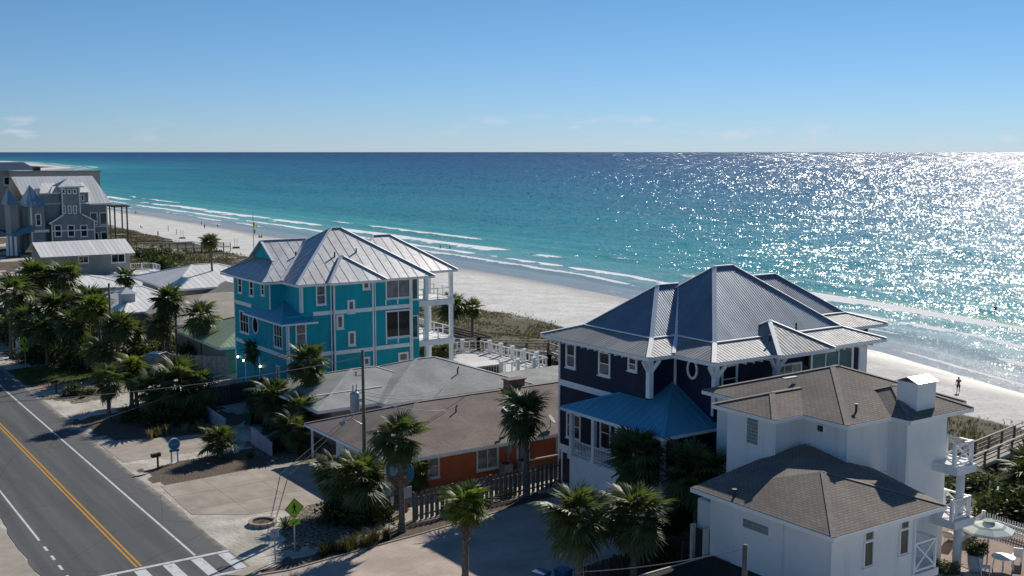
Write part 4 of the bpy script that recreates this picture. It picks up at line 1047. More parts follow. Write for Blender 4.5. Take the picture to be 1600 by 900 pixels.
wbox(H, 'wall', 'beige stucco', 48, 62, 148.5, 165, 0, 3.9)
hip(H, 46.6, 63.5, 147, 166, 4.0, 52.5, 56, 156.5, 6.2, 'panel', 'white metal roof', pw=.8, sides='SWE', capmat='white metal roof')
wbox(H, 'porch_wall', 'lavender boards', 50.5, 58, 141.5, 148, 0, 2.7)
slope(H, [(49.9, 148, 2.8), (49.9, 140.9, 2.8), (54.2, 140.9, 4.6), (54.2, 148, 4.6)], 'tan roll roof'); slope(H, [(58.5, 140.9, 2.8), (58.5, 148, 2.8), (54.2, 148, 4.6), (54.2, 140.9, 4.6)], 'tan roll roof')
MB().poly([(50.4, 141.45, 2.7), (58, 141.45, 2.7), (54.2, 141.45, 4.4)]).poly([(50.4, 141.5, 2.7), (54.2, 141.5, 4.4), (58, 141.5, 2.7)]).build('gable_wall', 'lavender boards', H)
H = thing('cottage', 'low house with broad white ribbed roofs half hidden behind palms', 'house', (41, 172, 0))
wbox(H, 'wall', 'beige stucco', 40.5, 57, 174, 186, 0, 1.8)
hip(H, 38.5, 49.5, 172.5, 187, 1.9, 43, 44, 179, 3.2, 'panel', 'white metal roof', pw=.9, sides='SWE', capmat='white metal roof')
hip(H, 46, 60, 171.6, 187, 1.92, 51, 53, 179, 3.4, 'panel', 'white metal roof', pw=.9, sides='SWE', capmat='white metal roof')
H = thing('cottage', 'taupe two-storey house with a plain white ribbed gable roof and side deck', 'house', (44.5, 205, 0))
x0, x1 = onY(70, 400, 205)[0], onY(203, 400, 205)[0]
wbox(H, 'wall', 'taupe siding', x0, x1, 205, 215.5, -.5, onY(130, 399, 204.)[1] - .02)
zq0, zq1 = onY(130, 399, 204.)[1], onY(130, 375.5, 210.2)[1]
gable_x(H, x0 - .9, x1 + .7, 204, 216.5, zq0, 210.2, zq1, 'white metal roof', .75)
gable_wall(H, x0, 205, 215.5, zq0, 210.2, zq1 - .3, 'taupe siding')
for q in ((122, 400, 139, 411), (173, 397, 196, 410)): win_px(H, 'y', 205, *q, kind='single', cols=2, trim=.16)
for a in (207.2, 211.5): window(H, 'x', x0, a, a + 1.2, .2, 2.0, glass='dark glass')
MB().box(x1 - 3.6, x1 + 4.2, 200.5, 204.9, -.6, .9).build('side_deck', 'white trim', H)
b = MB().box(x1 - 3.5, x1 + 4.1, 200.6, 200.75, .9, 1.0).build('deck_parapet', 'white trim', H); railing(b, [(x1 + 4.0, 200.8), (x1 + 4.0, 204.8), (x1 + .5, 206.5)], .9, 1.1, .12, .08, 'white trim', 2, 'baluster', .35)

# big sage house at the end of the row
H = thing('beach_house', 'large sage green multi-gabled house with a square tower and white metal roof', 'house', (50, 262, 0))
Y = 262.0
def X_(u): return onY(u, 340, Y)[0]
def Z_(v, u=90): return onY(u, v, Y)[1]
xl, xr = X_(12), X_(168); ze = Z_(318, 160)
wbox(H, 'wall', 'sage siding', xl + 3, xr, Y, Y + 17, -1, ze)
zr = 16.5
panels(H, [(xl + 4.0, Y - .8, ze + .1), (xr + .8, Y - .8, ze + .1), (xr - .9, Y + 8, zr), (xl + 2.6, Y + 8, zr)], 'white metal roof', .8)
panels(H, [(xr + .8, Y + 17, ze + .1), (xl + 2.6, Y + 17, ze + .1), (xl + 2.6, Y + 8, zr), (xr - .9, Y + 8, zr)], 'white metal roof', .8)
panels(H, [(xr + .8, Y - .8, ze + .1), (xr + .8, Y + 17, ze + .1), (xr - .9, Y + 8, zr)], 'white metal roof', .8)
# square tower
ta, tb = X_(95), X_(124); Yt = Y - 1.6; zt = Z_(291)
wbox(H, 'tower_wall', 'sage siding', ta, tb, Yt, Y + 3, 5, zt)
panels(H, [(ta - .8, Yt - .8, zt), (tb + .8, Yt - .8, zt), ((ta + tb) / 2, Yt + 2.3, zt + 1.7)], 'white metal roof', .8)
panels(H, [(ta - .8, Y + 3.8, zt), (ta - .8, Yt - .8, zt), ((ta + tb) / 2, Yt + 2.3, zt + 1.7)], 'shaded white roof', .8)  # west face: shade painted in as grey-blue, other faces stay white
panels(H, [(tb + .8, Yt - .8, zt), (tb + .8, Y + 3.8, zt), ((ta + tb) / 2, Yt + 2.3, zt + 1.7)], 'white metal roof', .8)
fascia(H, [(ta - .8, Yt - .8), (tb + .8, Yt - .8)], zt, h=.25, closed=False)
for u in (96, 105, 113.5):
    win_px(H, 'y', Yt, u, 295, u + 6.5, 303, kind='single', trim=.22); win_px(H, 'y', Yt, u + .5, 321, u + 7, 334, kind='double', trim=.2, glass='blind glass')
for a in (ta, tb - .25): band(H, 'y', Yt, a, a + .25, 6, zt - .2, .08, 'corner_board')
# shoulder dormers beside the tower
for u0, u1, v0 in ((66, 94, 301), (124, 139, 301)):
    a, b_ = X_(u0), X_(u1); zz_ = Z_(v0)
    wbox(H, 'dormer_wall', 'sage siding', a, b_, Y - .3, Y + 4, 6, zz_)
    panels(H, [(a - .5, Y - 1, zz_), (b_ + .3, Y - 1, zz_), (b_ + .3, Y + 5, zz_ + 2.0), (a + 1.2 if u0 < 100 else a, Y + 5, zz_ + 2.0)], 'white metal roof', .8)
    if u0 < 100: fascia(H, [(a - .5, Y - 1), (b_, Y - 1)], zz_, h=.22, closed=False)
win_px(H, 'y', Y - .3, 126, 304, 132, 314, kind='single', trim=.2)
# steep blue-shaded gable at the road side, end wings
for u0, u1, vb, vp in ((38, 66, 321, 288), (12, 24, 318, 291)):
    a, b_ = X_(u0), X_(u1); zb_, zp = Z_(vb), Z_(vp)
    wbox(H, 'wing_wall', 'sage siding', a + .4, b_, Y - 2.4 if u0 > 30 else Y - 1, Y + 5, -1, zb_)
    y0 = Y - 3.2 if u0 > 30 else Y - 1.8
    panels(H, [(a - .3, Y + 5, zb_), (a - .3, y0, zb_), ((a + b_) / 2 - .3, Y + .8, zp)], 'shaded white roof', .8); panels(H, [(a - .3, y0, zb_), (b_ + .4, y0, zb_), ((a + b_) / 2 - .3, Y + .8, zp)], 'shaded white roof', .8)
    panels(H, [(b_ + .4, y0, zb_), (b_ + .4, Y + 5, zb_), ((a + b_) / 2 - .3, Y + .8, zp)], 'white metal roof', .8)
win_px(H, 'y', Y - 2.4, 55, 334, 65, 353, kind='double', trim=.2); band(H, 'y', Y - 2.4, X_(45), X_(72), Z_(361), Z_(357)); band(H, 'y', Y - 2.4, X_(44), X_(44) + .3, -1, Z_(322), .08, 'corner_board')
panels(H, [(xl, Y + 3, Z_(365)), (xl, Y - 4.6, Z_(365)), (X_(45), Y - 2.5, Z_(349)), (X_(45), Y + 3, Z_(349))], 'shaded white roof', .8); panels(H, [(xl, Y - 4.6, Z_(365)), (X_(46), Y - 4.6, Z_(358)), (X_(45), Y - 2.5, Z_(349))], 'shaded white roof', .8)
for u in (3, 9, 16): MB().box(X_(u) - .2, X_(u) + .2, Y - 4.4, Y - 4.0, -1, Z_(364)).build('column', 'white trim', H)
# front bay with three square windows
a, b_ = X_(76), X_(144); Yb = Y - 2.0
zb_ = Z_(347)
wbox(H, 'bay_wall', 'sage siding', a, b_, Yb, Y, -1, zb_)
MB().poly([(a, Yb, zb_), (b_, Yb, zb_), (X_(126), Yb, Z_(335)), (X_(94), Yb, Z_(335))]).build('bay_gable', 'sage siding', H)
for p, q in (((X_(72), zb_ - .2), (X_(95), Z_(335))), ((X_(124), Z_(335)), (X_(146), zb_ - .1))):
    panels(H, [(p[0], Yb - .6, p[1]), (q[0], Yb - .6, q[1]), (q[0], Y, q[1]), (p[0], Y, p[1])], 'shaded white roof', 1.2)
    MB().beam((p[0], Yb - .62, p[1]), (q[0], Yb - .62, q[1]), .1, .3).build('rake_trim', 'white trim', H)
for u in (84.5, 105, 125): win_px(H, 'y', Yb, u, 351.5, u + 12.5, 370, kind='single', trim=.22)
band(H, 'y', Yb, a, b_, Z_(361), Z_(359)); band(H, 'y', Yb, a, a + .25, -1, zb_, .08, 'corner_board'); band(H, 'y', Yb, b_ - .25, b_, -1, zb_, .08, 'corner_board')
for q in ((140, 332, 153, 351), (155, 332, 168, 351), (144, 363, 155, 377), (157, 362, 169, 377)): win_px(H, 'y', Y, *q, kind='single', trim=.2)
band(H, 'y', Y, X_(145), xr, Z_(357), Z_(355)); band(H, 'y', Y, xr - .3, xr, -1, ze, .08, 'corner_board'); fascia(H, [(X_(139), Y - .8), (xr + .8, Y - .8)], ze + .1, h=.3, closed=False)
# condo blocks behind
H = thing('apartment_building', 'beige apartment block with a dark blue metal roof behind the sage house', 'building', (60, 345, 0))
Y = 345.0
xa_, xb_ = onY(-40, 270, Y)[0], onY(58, 270, Y)[0]; zt = onY(30, 267, Y)[1]
wbox(H, 'wall', 'beige stucco', xa_, xb_, Y, Y + 22, -1, zt)
panels(H, [(xa_, Y - 1, zt), (xb_ + .5, Y - 1, zt), (xb_ - 2, Y + 8, zt + 2.4), (xa_, Y + 8, zt + 2.4)], 'navy metal roof', 1.2); panels(H, [(xb_ + .5, Y - 1, zt), (xb_ + .5, Y + 20, zt), (xb_ - 2, Y + 8, zt + 2.4)], 'navy metal roof', 1.2)
for k in range(3): window(H, 'y', Y, xb_ - 9 + k * 3, xb_ - 7.4 + k * 3, zt - 4, zt - 1.6, kind='single', trim=.2)
H = thing('apartment_building', 'long low beige block with a flat grey roof seen over the sage house roof', 'building', (70, 330, 0))
Y = 330.0; xb_, zt = onY(156, 268, Y)[0], onY(120, 268.5, Y)[1]
wbox(H, 'wall', 'beige stucco', onY(30, 270, Y)[0], xb_, Y, Y + 14, -1, zt); MB().box(onY(28, 270, Y)[0], xb_ + .3, Y - .4, Y + 14.4, zt, zt + .4).build('flat_roof', 'grey panel', H); MB().box(onY(56, 270, Y)[0], onY(65, 270, Y)[0], Y + 1, Y + 4, zt + .4, zt + 1.4).build('roof_unit', 'dark metal', H)

# ------------------------------------------------------------------ boardwalks and decks
def boardwalk(name, label, a, b, w, z0, z1, h=1.0, mat='sunbleached wood', step=2.2, plank=.45):
    A, B = Vector((*a, z0)), Vector((*b, z1)); d = (B - A); L = d.length; d = d / L; sd = Vector((-d.y, d.x, 0)).normalized() * w / 2
    T = thing(name, label, 'boardwalk', (a[0], a[1], min(z0, z1) - .1)); org = root_loc(T); rz = math.atan2(d.y, d.x)
    pm = MB().box(-plank / 2 + .02, plank / 2 - .02, -w / 2, w / 2, -.05, 0).mesh('plank'); pm.materials.append(MATS[mat])
    n = int(L / plank)
    for k in range(n): inst('plank', pm, T, A.lerp(B, (k + .5) / n) - org, (0, -math.asin(max(-1, min(1, d.z))), rz))
    for s_ in (-1, 1):
        for k in range(max(2, int(L / step)) + 1):
            p = A.lerp(B, k / max(2, int(L / step))) + sd * s_; g_ = gz(p.x, p.y) - .4
            MB().box(p.x - .07, p.x + .07, p.y - .07, p.y + .07, min(g_, p.z - .5), p.z + h).build('post', 'weathered wood', T)
        for q, hh in ((h, .07), (h * .62, .05), (h * .3, .05)):
            MB().beam(A + sd * s_ + Vector((0, 0, q)), B + sd * s_ + Vector((0, 0, q)), .14 if q == h else .05, hh * (1 if q == h else 2)).build('rail', mat, T)
        MB().beam(A + sd * s_ - Vector((0, 0, .15)), B + sd * s_ - Vector((0, 0, .15)), .06, .22).build('stringer', mat, T)
    return T
boardwalk('boardwalk', 'sun-bleached boardwalk crossing the dunes behind the white stucco house', (64, 47.2), (92, 51.6), 1.8, -1.3, -1.1)
boardwalk('boardwalk', 'weathered boardwalk section running past the white railed deck of the turquoise house', (61.5, 107.6), (72.3, 98.6), 1.7, .4, .4)
boardwalk('boardwalk', 'weathered beach stair with handrails dropping from the boardwalk by the turquoise house', (72.6, 98.2), (77.0, 88.0), 1.6, .4, -2.0)
boardwalk('boardwalk', 'far boardwalk leading over the dune beside the sage house', (76, 262), (104, 282), 2.0, .2, -2.2, step=3, plank=.8)
T = thing('deck', 'raised weathered deck with a plank parapet beside two palms near the beach', 'deck', (62, 112, 0))
dz = -.2
for k in range(16): MB().box(60.5, 71.5, 109 + k * .5, 109.46 + k * .5, dz - .06, dz).build('plank', 'sunbleached wood', T)
for (x0, x1, y0, y1) in ((60.5, 71.6, 108.85, 108.95), (71.5, 71.6, 108.9, 117), (60.5, 71.6, 117, 117.1)):
    for k in range(3): MB().box(x0, x1, y0, y1, dz + .1 + k * .3, dz + .34 + k * .3).build('parapet_board', 'weathered wood', T)
for x in (61, 65, 69, 71.4):
    for y in (109, 113, 116.9): MB().box(x - .1, x + .1, y - .1, y + .1, gz(x, y) - .5, dz - .06).build('post', 'weathered wood', T)
def lounger(label, x, y, z, rz, group=None):
    L = thing('sun_lounger', label, 'sun lounger', (x, y, z), group, rz)
    MB().box(-.3, .3, -.55, .5, .26, .36).build('seat', 'cushion', L, False); MB().poly([(-.3, .5, .3), (.3, .5, .3), (.3, 1.15, .78), (-.3, 1.15, .78)]).poly([(-.3, .5, .38), (-.3, 1.15, .86), (.3, 1.15, .86), (.3, .5, .38)]).build('backrest', 'cushion', L, False)
    for sx_ in (-.26, .26):
        for sy_ in (-.5, .42): MB().box(sx_ - .03, sx_ + .03, sy_ - .03, sy_ + .03, 0, .26).build('leg', 'white trim', L, False)
for k, (x, y, r) in enumerate(((63.4, 111.5, 1.2), (65.8, 112.8, .9), (68.2, 111.2, 1.4))):
    lounger(('white sun lounger on the weathered deck, nearest the palms', 'white sun lounger in the middle of the weathered deck', 'white sun lounger on the weathered deck, at its seaward end')[k], x, y, dz, r)
# white railed pool deck of the turquoise house
T = thing('deck', 'white deck with chunky white posts and rails behind the grey bungalow', 'deck', (59, 93, 0))
zd = .35
MB().box(54, 66.5, 90.0, 103.5, zd - .2, zd).build('floor', 'deck white', T)
for a, b_ in (((66.3, 103.3), (66.3, 90.2)), ((66.3, 90.2), (60.5, 90.2)), ((66.3, 103.3), (60, 103.3))):
    A, B = Vector((*a, zd)), Vector((*b_, zd)); n_ = max(2, round((B - A).length / 2.2))
    for k in range(n_ + 1):
        p = A.lerp(B, k / n_)
        MB().box(p.x - .15, p.x + .15, p.y - .15, p.y + .15, zd, zd + 1.3).box(p.x - .2, p.x + .2, p.y - .2, p.y + .2, zd + 1.3, zd + 1.42).build('post', 'white trim', T)
    for q in (.25, 1.1): MB().beam(A + Vector((0, 0, q)), B + Vector((0, 0, q)), .1, .1).build('rail', 'white trim', T)
    for k in range(int((B - A).length / .75)):
        p = A.lerp(B, (k + .5) / int((B - A).length / .75)); MB().box(p.x - .05, p.x + .05, p.y - .05, p.y + .05, zd + .2, zd + 1.05).build('baluster', 'white trim', T)
for x in (54.5, 60, 66): MB().box(x - .15, x + .15, 90.2, 90.5, gz(x, 90) - .5, zd - .2).build('pier', 'white trim', T)
T = thing('hot_tub', 'square tan hot tub with slatted sides and white cover on the white deck', 'hot tub', (58.5, 92, zd))
MB().box(58.0, 61.2, 91.0, 93.4, zd, zd + .85).build('tub', 'tan wall', T); MB().box(58.1, 61.1, 91.1, 93.3, zd + .85, zd + .95).build('cover', 'cushion', T)
for k in range(10): MB().box(58.05 + k * .31, 58.2 + k * .31, 90.93, 91.0, zd, zd + .85).build('slat', 'dark wood', T)
# pergola by the far boardwalk
T = thing('pergola', 'weathered timber pergola at the dune edge beside the sage house', 'pergola', (72, 262, 0))
xp0, xp1 = onY(176, 350, 262)[0], onY(195, 350, 262)[0]; zp = onY(185, 323, 262)[1]
for x in (xp0, xp1):
    for y in (260, 264): MB().box(x - .14, x + .14, y - .14, y + .14, -3.0, zp).build('post', 'weathered wood', T)
for y in (260, 264): MB().box(xp0 - .7, xp1 + .7, y - .1, y + .1, zp, zp + .3).build('beam', 'weathered wood', T)
for k in range(5): MB().box(xp0 - .4 + k * .75, xp0 - .26 + k * .75, 259.4, 264.6, zp + .3, zp + .46).build('rafter', 'weathered wood', T)
MB().box(xp0, xp1, 260.1, 263.9, 3.2, 3.4).build('platform', 'weathered wood', T)

# ------------------------------------------------------------------ fences and low walls
def picket_fence(label, a, b, h, w, gap, mat, z=0, two=False, cat='fence', name='picket_fence'):
    A, B = Vector((*a, z)), Vector((*b, z)); d = B - A; L = d.length; d /= L; nrm = Vector((-d.y, d.x, 0)); rz = math.atan2(d.y, d.x)
    T = thing(name, label, cat, tuple(A)); org = root_loc(T)
    pm = bpy.data.meshes.new('picket')
    pm.from_pydata([(-w / 2, -.012, 0), (w / 2, -.012, 0), (w / 2, -.012, h - .09), (w / 4, -.012, h), (-w / 4, -.012, h), (-w / 2, -.012, h - .09), (-w / 2, .012, 0), (w / 2, .012, 0), (w / 2, .012, h - .09), (w / 4, .012, h), (-w / 4, .012, h), (-w / 2, .012, h - .09)], [],
                   [(0, 1, 2, 3, 4, 5), (11, 10, 9, 8, 7, 6), (0, 6, 7, 1), (1, 7, 8, 2), (2, 8, 9, 3), (3, 9, 10, 4), (4, 10, 11, 5), (5, 11, 6, 0)])
    pm.materials.append(MATS[mat]); n = int(L / (w + gap))
    for k in range(n):
        p = A.lerp(B, (k + .5) / n) + nrm * ((.055 if k % 2 else -.055) if two else -.04) - org
        inst('picket', pm, T, p + Vector((0, 0, random.uniform(-.03, .0))), (random.uniform(-.01, .01), random.uniform(-.012, .012), rz + random.uniform(-.02, .02)))
    for q in (.3, h - .35): MB().beam(A + Vector((0, 0, q)), B + Vector((0, 0, q)), .05, .1).build('rail', mat, T)
    for k in range(max(1, int(L / 2.4)) + 1):
        p = A.lerp(B, k / max(1, int(L / 2.4))); MB().box(p.x - .06, p.x + .06, p.y - .06, p.y + .06, z - .1, z + h + .05).build('post', mat, T)
    return T
picket_fence('weathered shadowbox picket fence in front of the orange motel wall', (32.3, 57.6), (43.9, 58.5), 1.75, .16, .03, 'weathered wood', two=True)
picket_fence('tall plank fence beside the turquoise house garage', (33.6, 112.3), (39.2, 107.2), 1.9, .15, .02, 'sunbleached wood')
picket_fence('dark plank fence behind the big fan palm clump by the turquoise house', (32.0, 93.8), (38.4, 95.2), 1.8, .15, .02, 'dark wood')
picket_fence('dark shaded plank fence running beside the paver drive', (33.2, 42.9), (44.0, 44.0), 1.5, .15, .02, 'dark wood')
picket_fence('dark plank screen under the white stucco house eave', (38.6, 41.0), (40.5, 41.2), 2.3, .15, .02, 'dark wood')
for lb, a, b_, z0, z1 in (('lavender boarded low wall sloping down beside the dune grass bed', (30.9, 90.4), (31.0, 85.6), 1.15, .85), ('lavender boarded low wall with a gate panel beside the sandy drive', (31.1, 80.3), (31.0, 76.2), 1.25, .9)):
    T = thing('low_wall', lb, 'wall', (a[0], a[1], 0)); n_ = 20
    for k in range(n_):
        p, q = Vector((*a, 0)).lerp(Vector((*b_, 0)), k / n_), Vector((*a, 0)).lerp(Vector((*b_, 0)), (k + .94) / n_); hh = z0 + (z1 - z0) * k / n_
        MB().beam((p.x, p.y, hh / 2), (q.x, q.y, hh / 2), .1, hh).build('board', 'lavender boards', T)
    MB().beam((*a, z0 + .03), (*b_, z1 + .03), .18, .06).build('coping', 'sign pale', T)
T = thing('gate_fence', 'white metal railing and post at the lawn far end beside the road', 'fence', (20, 128, 0))
for x in (20.2, 21.4, 24.6): MB().box(x - .2, x + .2, 131.8, 132.2, 0, 1.7).build('post', 'white trim', T)
for q in (.3, 1.2): MB().beam((20.2, 132, q), (24.6, 132, q), .05, .05).build('rail', 'dark metal', T)
for k in range(22): MB().box(20.5 + k * .19, 20.53 + k * .19, 131.98, 132.02, .1, 1.25).build('bar', 'dark metal', T)

# ------------------------------------------------------------------ poles and wires
def utility_pole(label, x, y, h, r=.125, gear=True):
    T = thing('utility_pole', label, 'utility pole', (x, y, 0))
    MB().tube([(x, y, -.3), (x, y, h)], [r, r * .72], 12).build('pole', 'pole wood', T, smooth=True)
    if gear:
        tk = MB().tube([(x - .42, y + .35, h - 3.9), (x - .42, y + .35, h - 2.75)], .3, 16).build('transformer', 'transformer grey', T); MB().tube([(x - .42, y + .35, h - 2.75), (x - .42, y + .35, h - 2.62)], [.3, .12], 16).build('lid', 'transformer grey', tk)
        for dx in (-.12, .12): MB().tube([(x - .42 + dx, y + .35, h - 2.65), (x - .42 + dx, y + .35, h - 2.2)], .045, 8).build('bushing', 'sign pale', tk)
        MB().beam((x - .1, y, h - 3.2), (x - .42, y + .3, h - 3.2), .08, .14).build('bracket', 'galvanized steel', T)
        arm = MB().tube([(x, y, h - 4.8), (x - .5, y + .4, h - 4.45), (x - 1.0, y + .8, h - 4.5)], .035, 8).build('lamp_arm', 'galvanized steel', T); MB().tube([(x - .9, y + .72, h - 4.55), (x - 1.15, y + .95, h - 4.72)], [.1, .17], 10).build('lamp_head', 'transformer grey', arm)
        for q in (1.6, 2.7, 3.1): MB().tube([(x, y, h - q), (x - .45, y + .1, h - q)], .03, 6).tube([(x - .45, y + .1, h - q - .02), (x - .45, y + .1, h - q + .3)], .06, 8).build('insulator', 'sign pale', T)
    return T
def wire(label, a, b, sag, r=.022, mat='wire'):
    A, B = Vector(a), Vector(b); pts = []
    for k in range(17):
        t_ = k / 16; p = A.lerp(B, t_); p.z -= sag * 4 * t_ * (1 - t_); pts.append(p)
    o = MB().tube(pts, r, 5).build('overhead_wire', mat)
    return tag(o, label, 'wire')
px_, py_ = px(561, 720)
UP = (31.6, 62.6)
utility_pole('tall wooden utility pole with transformer and street lamp beside the orange motel', *UP, 9.75)
utility_pole('short wooden service pole in front of the white stucco house', 33.75, 32.1, 5.75, .15, False)
utility_pole('slim wooden pole among the palms behind the lawn car', *px(277, 566), 7.4, .14, False)
utility_pole('dark wooden pole beside the leaning palm at the lawn edge', *px(176, 582), 9.0, .15, False)
wire('overhead wire from the transformer pole top across the road', (*UP, 9.3), (8.5, 66, 8.6), .5)
wire('guy wire from the transformer pole down to the concrete drive', (*UP, 6.4), (*px(438, 741), 0), .0, .022, 'galvanized steel')
wire('second guy wire from the transformer pole down to the drive edge', (*UP, 6.2), (*px(450, 744), 0), .0, .022, 'galvanized steel')
wire('service wire from the transformer pole to the grey bungalow', (*UP, 7.1), (45.5, 76.2, 3.3), .4)
wire('service wire from the transformer pole to the orange motel eave', (*UP, 6.7), (40.0, 66.5, 4.1), .3)
wire('lower service wire from the transformer pole to the orange motel ridge', (*UP, 6.9), (42.5, 68, 4.6), .3)
wire('wire from the short service pole to the garage corner', (33.75, 32.1, 5.6), (31.0, 40.2, 2.6), .2)
wire('low wire crossing above the lavender walls to the road', (39.0, 90.0, 5.2), (*px(110, 692), 1.0), .2)

# ------------------------------------------------------------------ signs, mailboxes, bins
def walker(m, f, s_):
    """pedestrian symbol drawn with flat strokes in the sign plane"""
    def st(a0, z0, a1, z1, w):
        a0, z0, a1, z1 = a0 * s_, z0 * s_, a1 * s_, z1 * s_; L = math.hypot(a1 - a0, z1 - z0); na, nz_ = -(z1 - z0) / L * w * s_ / 2, (a1 - a0) / L * w * s_ / 2
        m.poly([f(a0 + na, z0 + nz_), f(a0 - na, z0 - nz_), f(a1 - na, z1 - nz_), f(a1 + na, z1 + nz_)])
    m.poly([f((-.02 + .065 * math.cos(k * .524)) * s_, (.30 + .065 * math.sin(k * .524)) * s_) for k in range(12)])
    st(-.02, .22, .02, -.04, .15); st(-.03, .2, -.15, .02, .06); st(.02, .2, .14, .08, .055); st(.01, -.02, -.12, -.32, .075); st(.03, -.02, .13, -.31, .075)
def ped_sign(label, x, y, h, s_):
    T = thing('crossing_sign', label, 'road sign', (x, y, 0))
    MB().box(x - .035, x + .035, y - .035, y + .035, 0, h + s_ * .45).build('post', 'galvanized steel', T)
    def f(a, z, d=0.): return (x + a, y - .05 - d, h + z)
    def dia(s2, mat, name, d, th=.012):
        m = MB(); P1 = [f(0, -s2, d), f(s2, 0, d), f(0, s2, d), f(-s2, 0, d)]; P2 = [(p[0], p[1] + th, p[2]) for p in P1]
        m.poly(P1); m.poly(P2[::-1])
        for k in range(4): m.poly([P1[k], P2[k], P2[(k + 1) % 4], P1[(k + 1) % 4]])
        return m.build(name, mat, T)
    D = .707 * s_ * 1.0
    pl = dia(D, 'sign green', 'panel', 0); m = MB()
    for k in range(4):
        c4 = [(0, -1), (1, 0), (0, 1), (-1, 0)]; a, b = c4[k], c4[(k + 1) % 4]
        m.poly([f(a[0] * D * .95, a[1] * D * .95, .006), f(b[0] * D * .95, b[1] * D * .95, .006), f(b[0] * D * .91, b[1] * D * .91, .006), f(a[0] * D * .91, a[1] * D * .91, .006)])
    m.build('border', 'sign black', pl)
    m = MB(); walker(m, lambda a, z: f(a, z, .006), s_); m.build('walker_symbol', 'sign black', pl)
    zc = -D - .2; w_, hh = .3 * s_ / .76, .16 * s_ / .76
    m = MB().box(x - w_, x + w_, y - .06, y - .045, h + zc - hh, h + zc + hh); ar = m.build('arrow_plate', 'sign green', T)
    m = MB(); q = lambda a, z: f(a, zc + z, .016)
    m.poly([q(.12, .10), q(.15, .07), q(-.06, -.08), q(-.09, -.05)]); m.poly([q(-.14, -.12), q(-.02, -.11), q(-.13, .0)]); m.build('arrow_symbol', 'sign black', ar)
    return T
ped_sign('yellow-green pedestrian crossing sign on a steel post beside the crosswalk and paver drive', *px(461, 866), 2.62, .82)
ped_sign('yellow-green pedestrian crossing sign beside the lawn at the far end of the road', *px(40, 571), 2.5, .82)
x, y = px(430, 878)
T = thing('small_sign', 'small pale blue parking sign on a thin post beside the crosswalk', 'road sign', (x, y, 0))
MB().box(x - .025, x + .025, y - .025, y + .025, 0, 1.75).build('post', 'galvanized steel', T); s_ = MB().box(x - .24, x + .24, y - .045, y - .03, 1.35, 1.85).build('panel', 'sign pale', T)
MB().poly([(x - .05, y - .05, 1.62), (x + .05, y - .05, 1.62), (x, y - .05, 1.74)]).poly([(x - .02, y - .05, 1.5), (x + .02, y - .05, 1.5), (x + .02, y - .05, 1.62), (x - .02, y - .05, 1.62)]).build('symbol', 'sign blue', s_)
# round blue sign on two posts
x, y = px(273, 723); T = thing('shop_sign', 'round blue sign on a white two-post stand in the mulch bed', 'sign', (x, y, 0))
for dx in (-.22, .22): MB().box(x + dx - .05, x + dx + .05, y - .05, y + .05, 0, .95).build('post', 'sign white', T)
MB().box(x - .34, x + .34, y - .07, y + .07, .82, .98).build('crossbar', 'sign blue', T); dd = MB().disc((x, y, 1.36), .4, (0, 1, 0), 32, None, .1).build('disc', 'sign blue', T); MB().ring((x, y, 1.36), .38, .38, (0, 1, 0), .05, .12, 32).build('rim', 'sign white', T)
for k in range(6): MB().poly([(x - .26 + k * .085, y - .062, 1.3), (x - .2 + k * .085, y - .062, 1.3), (x - .2 + k * .085, y - .062, 1.38 + .03 * (k % 2)), (x - .26 + k * .085, y - .062, 1.38 + .03 * (k % 2))]).build('letter', 'sign pale', dd)
def mailbox(label, x, y, h, rz):
    T = thing('mailbox', label, 'mailbox', (x, y, 0), None, rz); MB().box(-.05, .05, -.05, .05, 0, h).build('post', 'dark wood', T, False)
    m = MB(); k = 10; P1 = [(-.13, -.3)] ; pr = [(-.13, 0), (.13, 0)] + [(.13 * math.cos(t_), .16 + .12 * math.sin(t_)) for t_ in np.linspace(0, math.pi, k)]
    A = [(a, -.45, h + z) for a, z in pr]; B = [(a, .2, h + z) for a, z in pr]; m.poly(A); m.poly(B[::-1])
    for j in range(len(pr)): m.poly([A[j], B[j], B[(j + 1) % len(pr)], A[(j + 1) % len(pr)]])
    bx = m.build('box', 'dark metal', T, False); MB().box(.13, .15, -.1, .05, h + .1, h + .3).build('flag', 'cloth red', bx, False); MB().box(-.12, .12, -.47, -.45, h + .02, h + .25).build('door', 'dark metal', bx, False)
mailbox('dark mailbox on a wooden post beside the round blue sign', *px(247, 734), .95, -1.35); mailbox('dark mailbox on a wooden post beside the pink drive', *px(88, 614), .95, -1.35)
# motel sign with round blue heads
x, y = px(613, 802); T = thing('motel_sign', 'blue oval sign with a large 9 on wooden posts beside the picket fence', 'sign', (x, y, 0))
for dx, dy, hh in ((0, 0, 2.7), (.75, -.35, 2.45)): MB().box(x + dx - .09, x + dx + .09, y + dy - .09, y + dy + .09, 0, hh).build('post', 'pole wood' if dx == 0 else 'terracotta', T)
ov = MB().disc((x + .05, y - .12, 2.95), .5, (-.25, 1, 0), 30, .62, .08).build('oval_panel', 'sign pale', T); MB().ring((x + .05, y - .12, 2.95), .46, .58, (-.25, 1, 0), .08, .12, 30).build('oval_rim', 'sign blue', T)
MB().disc((x + .85, y - .35, 2.45), .45, (.55, 1, 0), 30, .68, .08).build('oval_panel', 'sign blue', T)
tx = bpy.data.curves.new('numeral', 'FONT'); tx.body = '9'; tx.size = .72; tx.align_x = 'CENTER'; tx.align_y = 'CENTER'; tx.extrude = .01; tx.shear = .2
to = bpy.data.objects.new('numeral_source', tx); nm_ = bpy.data.meshes.new_from_object(to); bpy.data.objects.remove(to)
to = link('numeral', nm_, 'sign blue', T); to.location = (.07, -.19, 2.92); to.rotation_euler = (math.pi / 2, 0, .245)
